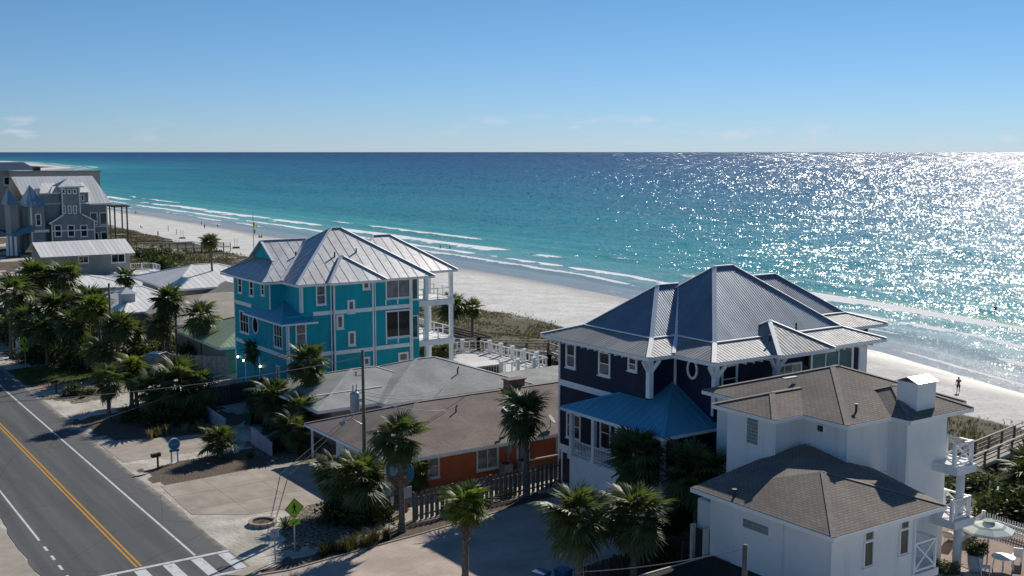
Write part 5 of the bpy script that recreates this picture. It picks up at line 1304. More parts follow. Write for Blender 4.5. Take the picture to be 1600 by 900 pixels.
MB().box(x + .02, x + .1, y - .3, y - .1, 3.38, 3.46).build('hanger', 'sign blue', T)
MB().box(x - .75, x - .12, y - .1, y - .05, 1.15, 2.0).build('notice_board', 'sign pale', T); MB().box(x - .2, x + .02, y - .16, y - .12, .55, 1.1).build('notice_board', 'sign white', T); MB().box(x + .45, x + 1.1, y - .5, y - .45, .95, 1.65).build('notice_board', 'sign pale', T)
def bin_(label, x, y, mat, rz, s_=1):
    T = thing('wheelie_bin', label, 'bin', (x, y, 0.03), None, rz); T.scale = (s_,) * 3; m = MB()
    m.v = [(-.24, -.28, .08), (.24, -.28, .08), (.24, .28, .08), (-.24, .28, .08), (-.3, -.36, 1.0), (.3, -.36, 1.0), (.3, .36, 1.0), (-.3, .36, 1.0)]; m.f = [(0, 3, 2, 1), (4, 5, 6, 7), (0, 1, 5, 4), (1, 2, 6, 5), (2, 3, 7, 6), (3, 0, 4, 7)]; m.uv = [[(0, 0)] * 4] * 6
    m.build('body', mat, T, False); ld = MB().beam((-.33, 0, 1.05), (.33, 0, 1.05), .78, .08).build('lid', mat, T, False); MB().box(-.22, .22, -.46, -.4, .98, 1.04).build('handle', mat, ld, False)
    for sx_ in (-.27, .27): MB().tube([(sx_ - .03, .3, .1), (sx_ + .03, .3, .1)], .1, 12).build('wheel', 'rubber', T, False)
b1 = px(846, 893, 1.1); b2 = px(880, 889, 1.1)
bin_('blue recycling bin on the paver drive, the one farther from the fan palm trunk', *b1, 'bin blue', .3); bin_('blue recycling bin on the paver drive, next to the fan palm trunk', *b2, 'bin blue', .2)
bin_('dark green wheelie bin beside the hedge behind the lavender wall', *px(391, 664), 'bin green', .4)
# stone planter ring
x, y = px(410, 819); T = thing('planter_ring', 'low round stone planter ring in the sand by the crosswalk', 'planter', (x, y, 0))
for k in range(12):
    a, b = k * math.pi / 6, (k + .92) * math.pi / 6; MB().beam((x + .75 * math.cos(a), y + .75 * math.sin(a), .11), (x + .75 * math.cos(b), y + .75 * math.sin(b), .11), .2, .24).build('stone', 'concrete slab', T)
MB().disc((x, y, .1), .68, (0, 0, 1), 20, None, .04).build('soil', 'mulch', T)

# parked car under the palms
x, y = px(245, 572); T = thing('parked_car', 'silver car parked on the lawn behind the bright young palms', 'car', (x, y, 0), None, math.radians(-50))
prof = [(-2.2, .35), (-2.2, .75), (-2.05, .92), (-1.2, .98), (-.65, 1.42), (.75, 1.45), (1.45, 1.0), (2.1, .9), (2.2, .7), (2.2, .35)]
m = MB(); A = [(a, -.85 + (.14 if z > 1.1 else 0), z) for a, z in prof]; B = [(a, .85 - (.14 if z > 1.1 else 0), z) for a, z in prof]; m.poly(A); m.poly(B[::-1])
for j in range(len(prof)): m.poly([A[j], B[j], B[(j + 1) % len(prof)], A[(j + 1) % len(prof)]])
body = m.build('body', 'car silver', T, False)
MB().poly([(-1.14, -.72, 1.04), (-1.14, .72, 1.04), (-.7, .66, 1.40), (-.7, -.66, 1.40)]).build('windscreen', 'dark glass', T, False); MB().poly([(1.37, -.72, 1.07), (.82, -.66, 1.43), (.82, .66, 1.43), (1.37, .72, 1.07)]).build('rear_window', 'dark glass', T, False)
for s_ in (-1, 1): MB().poly([(-1.0, s_ * .80, 1.03), (1.2, s_ * .80, 1.05), (.68, s_ * .735, 1.38), (-.6, s_ * .735, 1.36)]).build('side_window', 'dark glass', T, False)
for a in (-1.35, 1.35):
    for s_ in (-.8, .8):
        w_ = MB().tube([(a, s_ - .1, .33), (a, s_ + .1, .33)], .33, 18).build('wheel', 'rubber', T, False); MB().tube([(a, s_ - .105, .33), (a, s_ + .105, .33)], .2, 14).build('rim', 'galvanized steel', w_, False)
for s_ in (-.6, .6): MB().box(-2.23, -2.18, s_ - .16, s_ + .16, .62, .76).build('headlight', 'pale glass', T, False)

# ------------------------------------------------------------------ patio of the white stucco house
sheetp = struct(sheet('patio', [(52.5, 29.5), (58.5, 29.0), (60, 36), (58.5, 45), (53.2, 45.5)], .03, 'pink concrete'))
x, y = px(1542, 880); T = thing('patio_umbrella', 'pale green striped patio umbrella on a thin pole', 'umbrella', (x, y, 0))
MB().tube([(x, y, 0), (x, y, 2.25)], .03, 8).build('pole', 'dark metal', T); R_, zt = 1.35, 2.35
for k in range(8):
    a, b = k * math.pi / 4, (k + 1) * math.pi / 4; pa, pb = (x + R_ * math.cos(a), y + R_ * math.sin(a), zt - .45), (x + R_ * math.cos(b), y + R_ * math.sin(b), zt - .45)
    qa, qb = (x + .55 * R_ * math.cos(a), y + .55 * R_ * math.sin(a), zt - .2), (x + .55 * R_ * math.cos(b), y + .55 * R_ * math.sin(b), zt - .2); ra_, rb_ = (x + .68 * R_ * math.cos(a), y + .68 * R_ * math.sin(a), zt - .265), (x + .68 * R_ * math.cos(b), y + .68 * R_ * math.sin(b), zt - .265)
    p = MB().poly([pa, pb, rb_, ra_]).poly([qa, qb, (x, y, zt)]).build('canopy_panel', 'umbrella cloth', T); MB().poly([ra_, rb_, qb, qa]).build('stripe', 'umbrella stripe', p)
    MB().poly([pa, (pa[0], pa[1], pa[2] - .13), (pb[0], pb[1], pb[2] - .13), pb]).build('valance', 'umbrella cloth', p); MB().beam((x, y, zt - .6), pa, .02, .02).build('rib', 'dark metal', T)
MB().disc((x, y, zt + .02), .33, (0, 0, 1), 10, None, .03).build('top_vent', 'umbrella stripe', T)
def table(label, x, y, r):
    T = thing('patio_table', label, 'table', (x, y, .03)); MB().disc((x, y, .74), r, (0, 0, 1), 20, None, .04).build('table_top', 'white trim', T)
    for k in range(4): a = k * math.pi / 2 + .5; MB().beam((x + r * .7 * math.cos(a), y + r * .7 * math.sin(a), .72), (x + r * .85 * math.cos(a), y + r * .85 * math.sin(a), .03), .05, .05).build('leg', 'white trim', T)
def chair(label, x, y, rz, group=None):
    T = thing('patio_chair', label, 'chair', (x, y, .03), group, rz); MB().box(-.24, .24, -.24, .24, .4, .46).build('seat', 'white trim', T, False); MB().beam((0, .24, .46), (0, .34, .95), .46, .05, (0, 1, 0)).build('backrest', 'white trim', T, False)
    for sx_ in (-.2, .2):
        for sy_ in (-.2, .2): MB().box(sx_ - .025, sx_ + .025, sy_ - .025, sy_ + .025, 0, .4).build('leg', 'white trim', T, False)
tx_, ty_ = px(1568, 870, .74); table('white round patio table beyond the umbrella pole', tx_, ty_, .6)
for lb, u, v, r in (('white patio chair in front of the umbrella pole', 1540, 886, .6), ('white patio chair beyond the round patio table', 1590, 868, 2.2), ('white patio chair between the table and the flower pot', 1528, 872, 3.6)): chair(lb, *px(u, v, .45), r)
for lb, u, v, r in (('white cushioned sun lounger against the picket railing of the patio', 1487, 838, 1.9), ('white cushioned sun lounger behind the striped umbrella', 1507, 832, 2.3)): lounger(lb, *px(u, v, .3), .03, r)
x, y = px(1523, 893); T = thing('flower_pot', 'large white pot with a dark leafy bush on the patio', 'planter', (x, y, .03)); MB().tube([(x, y, .03), (x, y, .3), (x, y, .95)], [.3, .36, .42], 16).build('pot', 'pot white', T, smooth=True); MB().disc((x, y, .96), .38, (0, 0, 1), 14, None, .03).build('soil', 'mulch', T)
POT = (x, y)
picket_fence('white picket railing around the patio seating', (55.3, 36.6), (59.3, 37.6), 1.0, .07, .09, 'white trim', z=.03)
picket_fence('white picket railing on the seaward side of the patio', (59.3, 37.5), (59.0, 31), 1.0, .07, .09, 'white trim', z=.03)
T = thing('hammock', 'white hammock slung from a post at the dune side of the patio', 'hammock', (56.8, 39.5, 0)); MB().tube([(56.6, 38.6, 0), (56.6, 38.6, 1.6)], .06).tube([(57.8, 42.0, 0), (57.8, 42.0, 1.9)], .06).build('post', 'weathered wood', T)
m = MB()
for k in range(10):
    t0, t1 = k / 10, (k + 1) / 10
    P_ = lambda t_: Vector((56.6 + 1.2 * t_, 38.6 + 3.4 * t_, 1.55 + .3 * t_ - 3.4 * t_ * (1 - t_))); w_ = lambda t_: .04 + .36 * math.sin(math.pi * t_)
    a, b = P_(t0), P_(t1); m.poly([(a.x - w_(t0), a.y + w_(t0) * .35, a.z + .1), (a.x + w_(t0), a.y - w_(t0) * .35, a.z + .1), (b.x + w_(t1), b.y - w_(t1) * .35, b.z + .1), (b.x - w_(t1), b.y + w_(t1) * .35, b.z + .1)])
m.build('cloth', 'cushion', T)

# ------------------------------------------------------------------ beach things
x, y = px(397, 401, -3.3); T = thing('flag_pole', 'tall thin beach flag pole flying a yellow flag', 'flag pole', (x, y, -3.5)); MB().tube([(x, y, -3.6), (x, y, 7.6)], [.11, .06], 8).build('pole', 'galvanized steel', T)
m = MB(); N_ = 6
for k in range(N_):
    f0, f1 = k / N_, (k + 1) / N_; q = lambda t_: (x + 1.0 * t_, y - .25 * math.sin(t_ * 5), 5.2 - .55 * t_); a, b = q(f0), q(f1)
    m.poly([a, b, (b[0], b[1], b[2] - 1.1), (a[0], a[1], a[2] - 1.1)])
m.build('flag', 'flag yellow', T)
for lb, u, v, mt in (('dark beach chair box with two poles beyond the slim palm', 369, 389, 'dark wood'), ('dark beach chair box with two poles near the volleyball posts', 285, 374, 'dark wood')):
    x, y = px(u, v, -3.7); T = thing('beach_box', lb, 'box', (x, y, -3.8)); MB().box(x - .8, x + .8, y - .5, y + .5, -3.9, -3.2).build('box', mt, T); MB().box(x - .85, x + .85, y - .55, y + .55, -3.2, -3.1).build('lid', 'weathered wood', T)
    for dx in (-.4, .3): MB().box(x + dx - .04, x + dx + .04, y - .04, y + .04, -3.1, -.9).build('pole', 'galvanized steel', T)
x, y = px(287, 383, -3.4); T = thing('storage_shed', 'low flat dark wooden storage box at the dune edge', 'shed', (x, y, -3.4)); MB().box(x - 2.2, x + 2.2, y - 1, y + 1, -3.7, -2.5).build('box', 'weathered wood', T); MB().box(x - 2.6, x + 2.6, y - 1.3, y + 1.3, -2.5, -2.35).build('roof', 'sign white', T)
for lb, u, v in (('thin beach post nearer the sage house', 263, 362), ('thin beach post next to the beach box', 276, 368)):
    x, y = px(u, v, -3.8); o = MB().tube([(x, y, -4.2), (x, y, -1.7)], .08, 8).build('beach_post', 'pole wood'); tag(o, lb, 'post')
# ------------------------------------------------------------------ palms
def frond_data(seed, L=1.0, pet=.75, n=20, spread=2.05, droop=.55, width=.085):
    """one fan-palm frond pointing along +X: stalk, then folded leaflets with drooping tips"""
    r = random.Random(seed); V, Fc = [], []
    def add(pts):
        k = len(V); V.extend(pts); Fc.append(tuple(range(k, k + len(pts))))
    w = .03
    seg = [(0, 0), (pet * .5, .03), (pet, .0)]
    for (a, za), (b, zb) in zip(seg[:-1], seg[1:]): add([(a, -w, za), (b, -w * .8, zb), (b, w * .8, zb), (a, w, za)])
    for i in range(n):
        t_ = (i + .5) / n * 2 - 1; an = t_ * spread + r.uniform(-.05, .05); ln = L * (1.0 - .32 * abs(t_) ** 2) * r.uniform(.85, 1.1)
        ca, sa = math.cos(an), math.sin(an); hub = (pet - .05 + .22 * (1 - abs(t_)), 0, -.02)
        pr = []
        bend = droop * r.uniform(.7, 1.3)
        for q, wd in ((0, .25), (.35, 1.0), (.7, .8), (1.0, .05)):
            x_ = hub[0] + ca * ln * q; y_ = sa * ln * q; z_ = hub[2] - bend * ln * q * q * .55 + .10 * abs(t_) * ln * q
            pr.append((x_, y_, z_, wd * width * (.7 + .6 * L / 1.0)))
        k = len(V)
        for x_, y_, z_, wd in pr:
            V.append((x_ - sa * wd / 2, y_ + ca * wd / 2, z_)); V.append((x_ + sa * wd / 2, y_ - ca * wd / 2, z_ + wd * .35))
        for j in range(3): Fc.append((k + 2 * j, k + 2 * j + 1, k + 2 * j + 3, k + 2 * j + 2))
    return V, Fc
def mesh_from(name, V, Fc, mat):
    me = bpy.data.meshes.new(name); me.from_pydata(V, [], Fc); me.update(); me.materials.append(MATS[mat]); return me
FR = {}
for mt in ('palm leaf', 'palm leaf bright', 'palm leaf dead'):
    FR[mt] = [mesh_from('frond', *frond_data(k * 7 + len(mt), L=.95 + .08 * k, pet=.6 + .12 * k, droop=(.3, .5, .7)[k] if mt != 'palm leaf dead' else 1.3), mt) for k in range(3)]
def crown_list(n, seed, R, top=1.35, low=-1.0):
    r = random.Random(seed); out = []
    for k in range(n):
        f = (k + .5) / n; el = top + (low - top) * f ** .9 + r.uniform(-.14, .14); az = k * 2.39996 + r.uniform(-.25, .25)
        out.append((az, el, r.uniform(-.35, .35), R / 1.75 * r.uniform(.86, 1.12) * (.8 if el > 1 else 1)))
    return out
def rot_of(az, el, roll): return (Matrix.Rotation(az, 3, 'Z') @ Matrix.Rotation(-el, 3, 'Y') @ Matrix.Rotation(roll, 3, 'X')).to_euler()
def joined_crown(seed, n=34, mat='palm leaf', dead=6):
    V, Fc = [], []
    r = random.Random(seed)
    for az, el, ro, sc in crown_list(n, seed, 1.0):
        v, f = frond_data(r.randrange(999), L=1.0, pet=.65, n=13, droop=.5, width=.12)
        M = np.array(Matrix.Rotation(az, 3, 'Z') @ Matrix.Rotation(-el, 3, 'Y') @ Matrix.Rotation(ro, 3, 'X')) * sc
        k = len(V); V.extend(map(tuple, np.array(v) @ M.T)); Fc.extend(tuple(i + k for i in q) for q in f)
    live = len(Fc)
    for j in range(dead):          # dry brown fronds hanging under the crown
        v, f = frond_data(r.randrange(999), L=.9, pet=.6, n=11, droop=1.2, width=.12)
        M = np.array(Matrix.Rotation(r.uniform(0, 6.28), 3, 'Z') @ Matrix.Rotation(1.15 + r.uniform(-.3, .2), 3, 'Y') @ Matrix.Rotation(r.uniform(-.4, .4), 3, 'X')) * .5
        k = len(V); V.extend(map(tuple, np.array(v) @ M.T)); Fc.extend(tuple(i + k for i in q) for q in f)
    me = mesh_from('crown', V, Fc, mat); me.materials.append(MATS['palm leaf dead'])
    me.polygons.foreach_set('material_index', [0] * live + [1] * (len(Fc) - live)); return me
CROWN = [joined_crown(50 + k, (24, 36, 30, 42)[k], dead=(9, 4, 7, 3)[k]) for k in range(4)]; CROWNB = [joined_crown(80 + k, 30, 'palm leaf bright') for k in range(2)]
def trunk(h, r0, r1, lean, seed, boots=True):
    rr = random.Random(seed); pts, rad = [], []; n = max(4, int(h / .22))
    for k in range(n + 1):
        t_ = k / n; pts.append((lean[0] * t_ * t_, lean[1] * t_ * t_, h * t_ - (.25 if k == 0 else 0))); rad.append((r0 + (r1 - r0) * t_) * (1 + .06 * (-1) ** k) + (.06 * max(0, t_ - .8) / .2 if boots else 0) + (.08 * max(0, 1 - t_ * 8)))
    m = MB().tube(pts, rad, 10)
    if boots:          # old leaf bases under the crown
        for k in range(14):
            a = k * 2.4; z = h * (1 - .035 * k) if h > 2 else h * (1 - .05 * k); t_ = max(0, z / h); c = (lean[0] * t_ * t_, lean[1] * t_ * t_)
            m.beam((c[0] + r1 * math.cos(a), c[1] + r1 * math.sin(a), z - .12), (c[0] + (r1 + .14) * math.cos(a), c[1] + (r1 + .14) * math.sin(a), z + .2), .09, .04)
    return m
def zat(x, y, v, u):
    d = ray(u, v); D = x * _fw[0] + y * _fw[1]; return CAMH + float(d[2]) * D / float(d @ _fw)
PN = [0]
def palm(label, x, y, h, R, near=False, bright=False, n=40, lean=None, r=.17, zbase=0., group=None, low=-1.05, dead=5, name='palm_tree'):
    PN[0] += 1; sd = PN[0] * 13; rr = random.Random(sd)
    T = thing(name, label, 'palm tree', (x, y, zbase), group); lean = lean or (rr.uniform(-.09, .09) * max(h, 2), rr.uniform(-.09, .09) * max(h, 2))
    tm = trunk(max(h, .3), r * 1.1, r * .85, lean, sd, near).build('trunk', 'palm trunk', T, False, True)
    leafm = 'palm leaf bright' if bright else 'palm leaf'
    if near:
        c = MB().tube([(0, 0, -.35), (0, 0, .1), (0, 0, .35)], [r * 1.2, r * 1.0, .04], 8).build('crown', 'palm leaf', T, False); c.location = (lean[0], lean[1], h)
        for k, (az, el, ro, sc) in enumerate(crown_list(n, sd, R, low=low)): inst('frond', FR[leafm][rr.randrange(3)], c, (0, 0, .12 * math.sin(el)), rot_of(az, el, ro), sc)
        for k in range(dead): inst('dead_frond', FR['palm leaf dead'][rr.randrange(3)], c, (0, 0, -.25), rot_of(rr.uniform(0, 6.28), -1.15 + rr.uniform(-.2, .25), rr.uniform(-.4, .4)), R / 1.75 * .8)
    else:
        me = (CROWNB if bright else CROWN)[rr.randrange(2 if bright else 4)]
        inst('crown', me, T, (lean[0], lean[1], h), (0, 0, rr.uniform(0, 6.28)), (R * 1.05, R * 1.05, R * rr.uniform(.9, 1.1)))
    return T
def palm_px(label, bu, bv, cv, rp, **kw):
    """base pixel on the ground, crown centre row, crown radius in photo pixels"""
    x, y = px(bu, bv); h = zat(x, y, cv, bu); D = math.sqrt(x * x + y * y + (CAMH - h) ** 2)
    kw.setdefault('near', True); return palm(label, x, y, h, rp * D / FPX, **kw)
palm_px('tall fan palm beside the blue oval motel sign', 628, 831, 684, 47, n=44, lean=(.05, .1))
palm_px('tall fan palm standing inside the picket fence', 823, 777, 646, 44, n=44, lean=(-.1, .05))
palm_px('short bright green fan palm on the open paver drive', 727, 914, 793, 43, bright=True, n=38, lean=(.05, 0), dead=2, low=-.5)
palm_px('fan palm with rough trunk beside the blue recycling bins', 905, 938, 806, 64, n=46, lean=(-.1, 0), r=.22)
palm_px('fan palm leaning over the shaded fence between the bins and the stucco house', 990, 925, 806, 60, n=46, lean=(.15, .1), r=.2)
palm_px('fan palm in front of the white porch balustrade of the navy house', 992, 835, 715, 58, n=46, lean=(.1, 0), r=.2)
palm_px('fan palm against the corner between the navy porch and the stucco house', 1088, 850, 740, 60, n=46, lean=(0, .1), r=.2)
palm_px('fan palm in front of the turquoise house near corner', 482, 668, 566, 40, n=44, lean=(.1, 0), r=.2)
palm_px('stubby fan palm in the mulch bed near the round blue sign', 345, 714, 690, 33, n=34, dead=0, low=-.35)
palm_px('young palm with a straight thick trunk at the sandy drive mouth', 171, 656, 593, 30, n=34, bright=False)
palm_px('bright young palm with twin trunk beside the sandy drive, thicker stem', 206, 634, 578, 33, n=36, bright=True)
palm_px('thin twin stem of the bright young palm beside the sandy drive', 214, 636, 588, 25, n=26, bright=True)
palm_px('slender palm against the turquoise garage wall', 401, 604, 546, 21, n=30, r=.13)
for lb, u, v, cv, rp, br in (('bushy fan palm clump under the transformer pole', 560, 815, 745, 55, False), ('fan palm clump on the shaded drive side of the transformer pole', 522, 800, 740, 40, False), ('fan palm clump between the transformer pole and the motel sign', 582, 812, 752, 28, True), ('small bright fan palm behind the motel sign against the orange wall', 654, 770, 738, 27, True),
                         ('big shaggy fan palm clump at the end of the dark plank fence', 285, 655, 600, 48, False), ('fan palm clump on the road side of the shaggy clump', 245, 655, 608, 40, False), ('fan palm clump leaning over the lavender wall', 315, 655, 605, 38, False),
                         ('fan palm in the hedge behind the green bin', 432, 668, 622, 40, False), ('fan palm in the hedge nearest the turquoise garage door', 405, 640, 615, 30, False), ('low fan palm beside the carport of the orange motel', 462, 705, 672, 34, False), ('fan palm crown below the tall palm at the turquoise house corner', 470, 690, 640, 34, False)):
    palm_px(lb, u, v, cv, rp, n=36, bright=br, dead=3)
for lb, u, v, cv, rp in (('fan palm nearest the rear balcony of the turquoise house', 706, 536, 478, 29), ('fan palm with a clear slim trunk standing at the weathered deck', 738, 533, 480, 23)):
    palm_px(lb, u, v, cv, rp, near=False, lean=(.05, .05))
for lb, u in (('low fan palm below the turquoise house balcony, next to the wall', 664), ('low fan palm below the turquoise house balcony, in the middle of three', 682), ('low fan palm below the turquoise house balcony, next to the white deck', 700)):
    palm_px(lb, u, 562, 547, 17, near=False)
for lb, u, v, cv, rp, br in (('tall palm with a full crown standing in front of the tan bungalow', 263, 566, 468, 31, False), ('second crown below the tall palm before the tan bungalow', 256, 566, 508, 27, False), ('leaning palm beside the green metal roof', 317, 566, 493, 33, False),
                         ('palm in front of the broad white ribbed roof', 197, 470, 431, 21, False), ('tall slim palm with a small crown before the dunes', 334, 484, 377, 17, False),
                         ('palm at the lawn edge beside the dark wooden pole', 184, 588, 510, 30, False), ('shaggy palm at the road end of the lawn thicket', 18, 560, 455, 34, False), ('tall full palm behind the lawn thicket, road side', 58, 520, 432, 36, False), ('tall full palm in front of the taupe house', 104, 520, 432, 32, False),
                         ('palm in the lawn thicket below the taupe house', 95, 560, 478, 36, False), ('palm in the middle of the lawn thicket', 138, 560, 470, 34, False), ('palm with grey fronds in the lawn thicket', 120, 575, 505, 32, False), ('palm at the inner side of the lawn thicket', 160, 575, 480, 32, True), ('low palm at the foot of the dark wooden pole', 160, 590, 548, 28, False), ('low palm in the shade behind the crossing sign', 40, 565, 500, 32, False), ('low palm deep in the lawn thicket', 75, 570, 515, 32, False), ('palm leaning out of the thicket towards the tan bungalow', 205, 560, 515, 26, False)):
    palm_px(lb, u, v, cv, rp, near=False, bright=br, r=.2 if 'slim' not in lb else .16)
palm('dark palm with long fronds at the dune side of the patio', 69.5, 40.5, 1.6, 2.6, near=True, n=34, r=.2, zbase=gz(69.5, 40.5))
palm('low dark palm behind the patio picket railing', 63.5, 34.5, 1.6, 2.3, near=True, n=30, zbase=gz(63.5, 34.5))

# ------------------------------------------------------------------ shrubs
def shrub_mesh(seed, n=1500, leaf=.11, mat='shrub leaf'):
    r = np.random.default_rng(seed)
    cl = r.normal(size=(26, 3)); cl /= np.linalg.norm(cl, axis=1)[:, None]; cl *= r.uniform(.35, .95, (26, 1)); cl[:, 2] = np.abs(cl[:, 2]) * .9 + .05
    c = cl[r.integers(0, 26, n)] + r.normal(size=(n, 3)) * .17; c[:, 2] = np.abs(c[:, 2])
    d = r.normal(size=(n, 3)); d[:, 2] = np.abs(d[:, 2]) * .7; d /= np.linalg.norm(d, axis=1)[:, None]
    e = np.cross(d, r.normal(size=(n, 3))); e /= np.linalg.norm(e, axis=1)[:, None]; s_ = leaf * r.uniform(.6, 1.3, (n, 1))
    V = np.stack([c - e * s_ * .35, c + d * s_, c + e * s_ * .35, c - d * s_ * .8], 1).reshape(-1, 3)
    return mesh_from('foliage', V.tolist(), [(4 * k, 4 * k + 1, 4 * k + 2, 4 * k + 3) for k in range(n)], mat)
SHR = {m_: [shrub_mesh(200 + k, 1500, .11, m_) for k in range(2)] for m_ in ('shrub leaf', 'sage leaf', 'rust leaf')}
stem_m = MB().tube([(0, 0, -.2), (.02, 0, .5)], [.05, .02], 6).tube([(0, 0, .1), (.25, .1, .6)], [.03, .012], 5).tube([(0, 0, .1), (-.2, -.15, .6)], [.03, .012], 5).mesh('stem'); stem_m.materials.append(MATS['pole wood'])
def shrub(label, x, y, rx, rz, mat='shrub leaf', z=None, group=None):
    T = thing('shrub', label, 'shrub', (x, y, gz(x, y) if z is None else z), group); a = random.uniform(0, 6.28)
    inst('foliage', SHR[mat][random.randrange(2)], T, (0, 0, -.05), (0, 0, a), (rx, rx * random.uniform(.85, 1.1), rz)); inst('stem', stem_m, T, (0, 0, 0), (0, 0, a), (rx, rx, rz))
for lb, u, v, w, h, m_ in (('dark shrub behind the far crossing sign', 60, 566, 2.6, 2.6, 'shrub leaf'), ('round green shrub beside the white utility box', 85, 566, 2.2, 2.2, 'shrub leaf'), ('dark hedge shrub at the shaded lawn edge', 120, 572, 3, 3, 'shrub leaf'), ('dark hedge shrub in the middle of the lawn back edge', 150, 575, 3, 2.8, 'shrub leaf'), ('dark hedge shrub by the dark wooden pole', 190, 575, 2.8, 2.6, 'shrub leaf'),
                        ('pale sage shrub in front of the tan bungalow', 222, 562, 2.6, 2.4, 'sage leaf'), ('dark shrub under the tan bungalow eave', 250, 556, 2.4, 2.2, 'shrub leaf'), ('dark shrub below the green roof', 300, 560, 2.4, 2.0, 'shrub leaf'), ('dark shrub under the leaning palm', 325, 560, 2.2, 1.8, 'shrub leaf'),
                        ('dusty rust coloured shrub in the shaded yard', 40, 520, 3.6, 3.0, 'rust leaf'), ('dark tree-like shrub at the road end of the thicket', 5, 530, 4, 4.6, 'shrub leaf'), ('dark tree-like shrub behind the crossing sign', 45, 540, 4.2, 4.6, 'shrub leaf'), ('dark tree-like shrub in the thicket centre', 100, 545, 4.4, 4.8, 'shrub leaf'), ('dark tree-like shrub on the inner thicket side', 150, 545, 4.2, 4.4, 'shrub leaf'), ('dark hedge below the white ribbed roof', 215, 468, 3.2, 2.2, 'shrub leaf'), ('dark hedge section left of the ribbed turret', 180, 466, 3.0, 2.0, 'shrub leaf'),
                        ('rusty plume shrub beside the pink drive', 117, 617, 1.3, 1.2, 'rust leaf'), ('low green shrub at the corner of the sandy drive', 140, 616, .9, .7, 'sage leaf'), ('dense dark hedge in the bed beside the sandy drive', 210, 655, 2.0, 1.2, 'shrub leaf'), ('dense dark hedge under the shaggy palm clump', 262, 660, 2.8, 1.7, 'shrub leaf'), ('dense dark hedge at the end of the lavender wall', 305, 658, 2.2, 1.5, 'shrub leaf'),
                        ('clipped hedge in front of the turquoise garage', 400, 622, 1.8, 1.1, 'shrub leaf'), ('clipped hedge in front of the turquoise door', 430, 628, 2.0, 1.2, 'shrub leaf'), ('leafy hedge beside the green bin', 415, 662, 2.0, 1.6, 'shrub leaf'), ('leafy hedge before the grey bungalow wall', 455, 672, 2.2, 1.7, 'shrub leaf'), ('dark shrub under the carport palm', 440, 700, 1.6, 1.1, 'shrub leaf'),
                        ('dark shrub mass at the foot of the transformer pole', 555, 815, 2.2, 1.7, 'shrub leaf'), ('dark shrub on the sand side of the transformer pole', 525, 812, 1.8, 1.3, 'shrub leaf'), ('dark shrub next to the motel notice boards', 590, 815, 1.6, 1.3, 'shrub leaf'), ('small green shrub growing behind the picket fence', 790, 775, .8, .9, 'shrub leaf'), ('small leafy plant at the fence end by the tall palm', 700, 800, .7, .7, 'shrub leaf'),
                        ('dark shrub in the navy house bed by the porch base', 960, 815, 1.8, 1.6, 'shrub leaf'), ('dark shrub between the porch palm and the stucco wall', 1050, 830, 2.0, 1.8, 'shrub leaf'), ('tall dark shrub filling the corner by the stucco house', 1085, 822, 1.8, 3.0, 'shrub leaf'), ('dark shrub over the shaded fence', 1040, 880, 1.6, 1.6, 'shrub leaf')):
    x, y = px(u, v); shrub(lb, x, y, w * .8, h)
for lb, x, y, w, h, m_ in (('dense dark shrub on the dune behind the hammock', 61, 43.5, 2.6, 2.3, 'shrub leaf'), ('dense dark shrub at the seaward patio corner', 62, 38, 2.4, 2.2, 'shrub leaf'), ('dark shrub behind the patio table', 61.5, 33, 2.2, 1.9, 'shrub leaf'), ('rounded olive shrub beside the rear column', 58.5, 46, 1.9, 1.5, 'sage leaf'), ('olive dune shrub under the boardwalk', 66.5, 43.5, 2.4, 1.8, 'sage leaf'),
                        ('dark dune shrub in front of the taupe house deck', 66, 214, 3.2, 3.2, 'shrub leaf'), ('olive dune shrub before the slim palm', 66, 195, 3.2, 2.6, 'shrub leaf'), ('dark dune shrub behind the silver hip roof', 64, 178, 3.4, 2.6, 'shrub leaf'), ('olive dune shrub left of the turquoise roof', 70, 190, 3.0, 2.2, 'sage leaf'), ('scrub oak behind the silver hip roof', 68, 170, 3.2, 2.6, 'shrub leaf'), ('dark scrub at the dune end of the far boardwalk', 73, 238, 3.4, 3.4, 'shrub leaf'), ('olive scrub beside the far boardwalk', 80, 250, 3.2, 2.4, 'sage leaf'), ('dark scrub under the pergola', 74, 252, 2.8, 2.2, 'shrub leaf')):
    shrub(lb, x, y, w, h, m_)
T = thing('potted_bush', 'dark leafy bush growing in the large white patio pot', 'shrub', (*POT, .98)); inst('foliage', SHR['shrub leaf'][0], T, (0, 0, 0), (0, 0, 1), (.62, .62, .8)); inst('stem', stem_m, T, (0, 0, 0), (0, 0, 0), (.5, .5, .6))
x, y = px(1478, 893); T = thing('flower_bed_bush', 'pink flowering low bush at the foot of the side balcony', 'shrub', (x, y, 0)); inst('foliage', SHR['sage leaf'][1], T, (0, 0, 0), (0, 0, 2), (.8, .8, .7)); inst('stem', stem_m, T, (0, 0, 0), (0, 0, 0), .6)
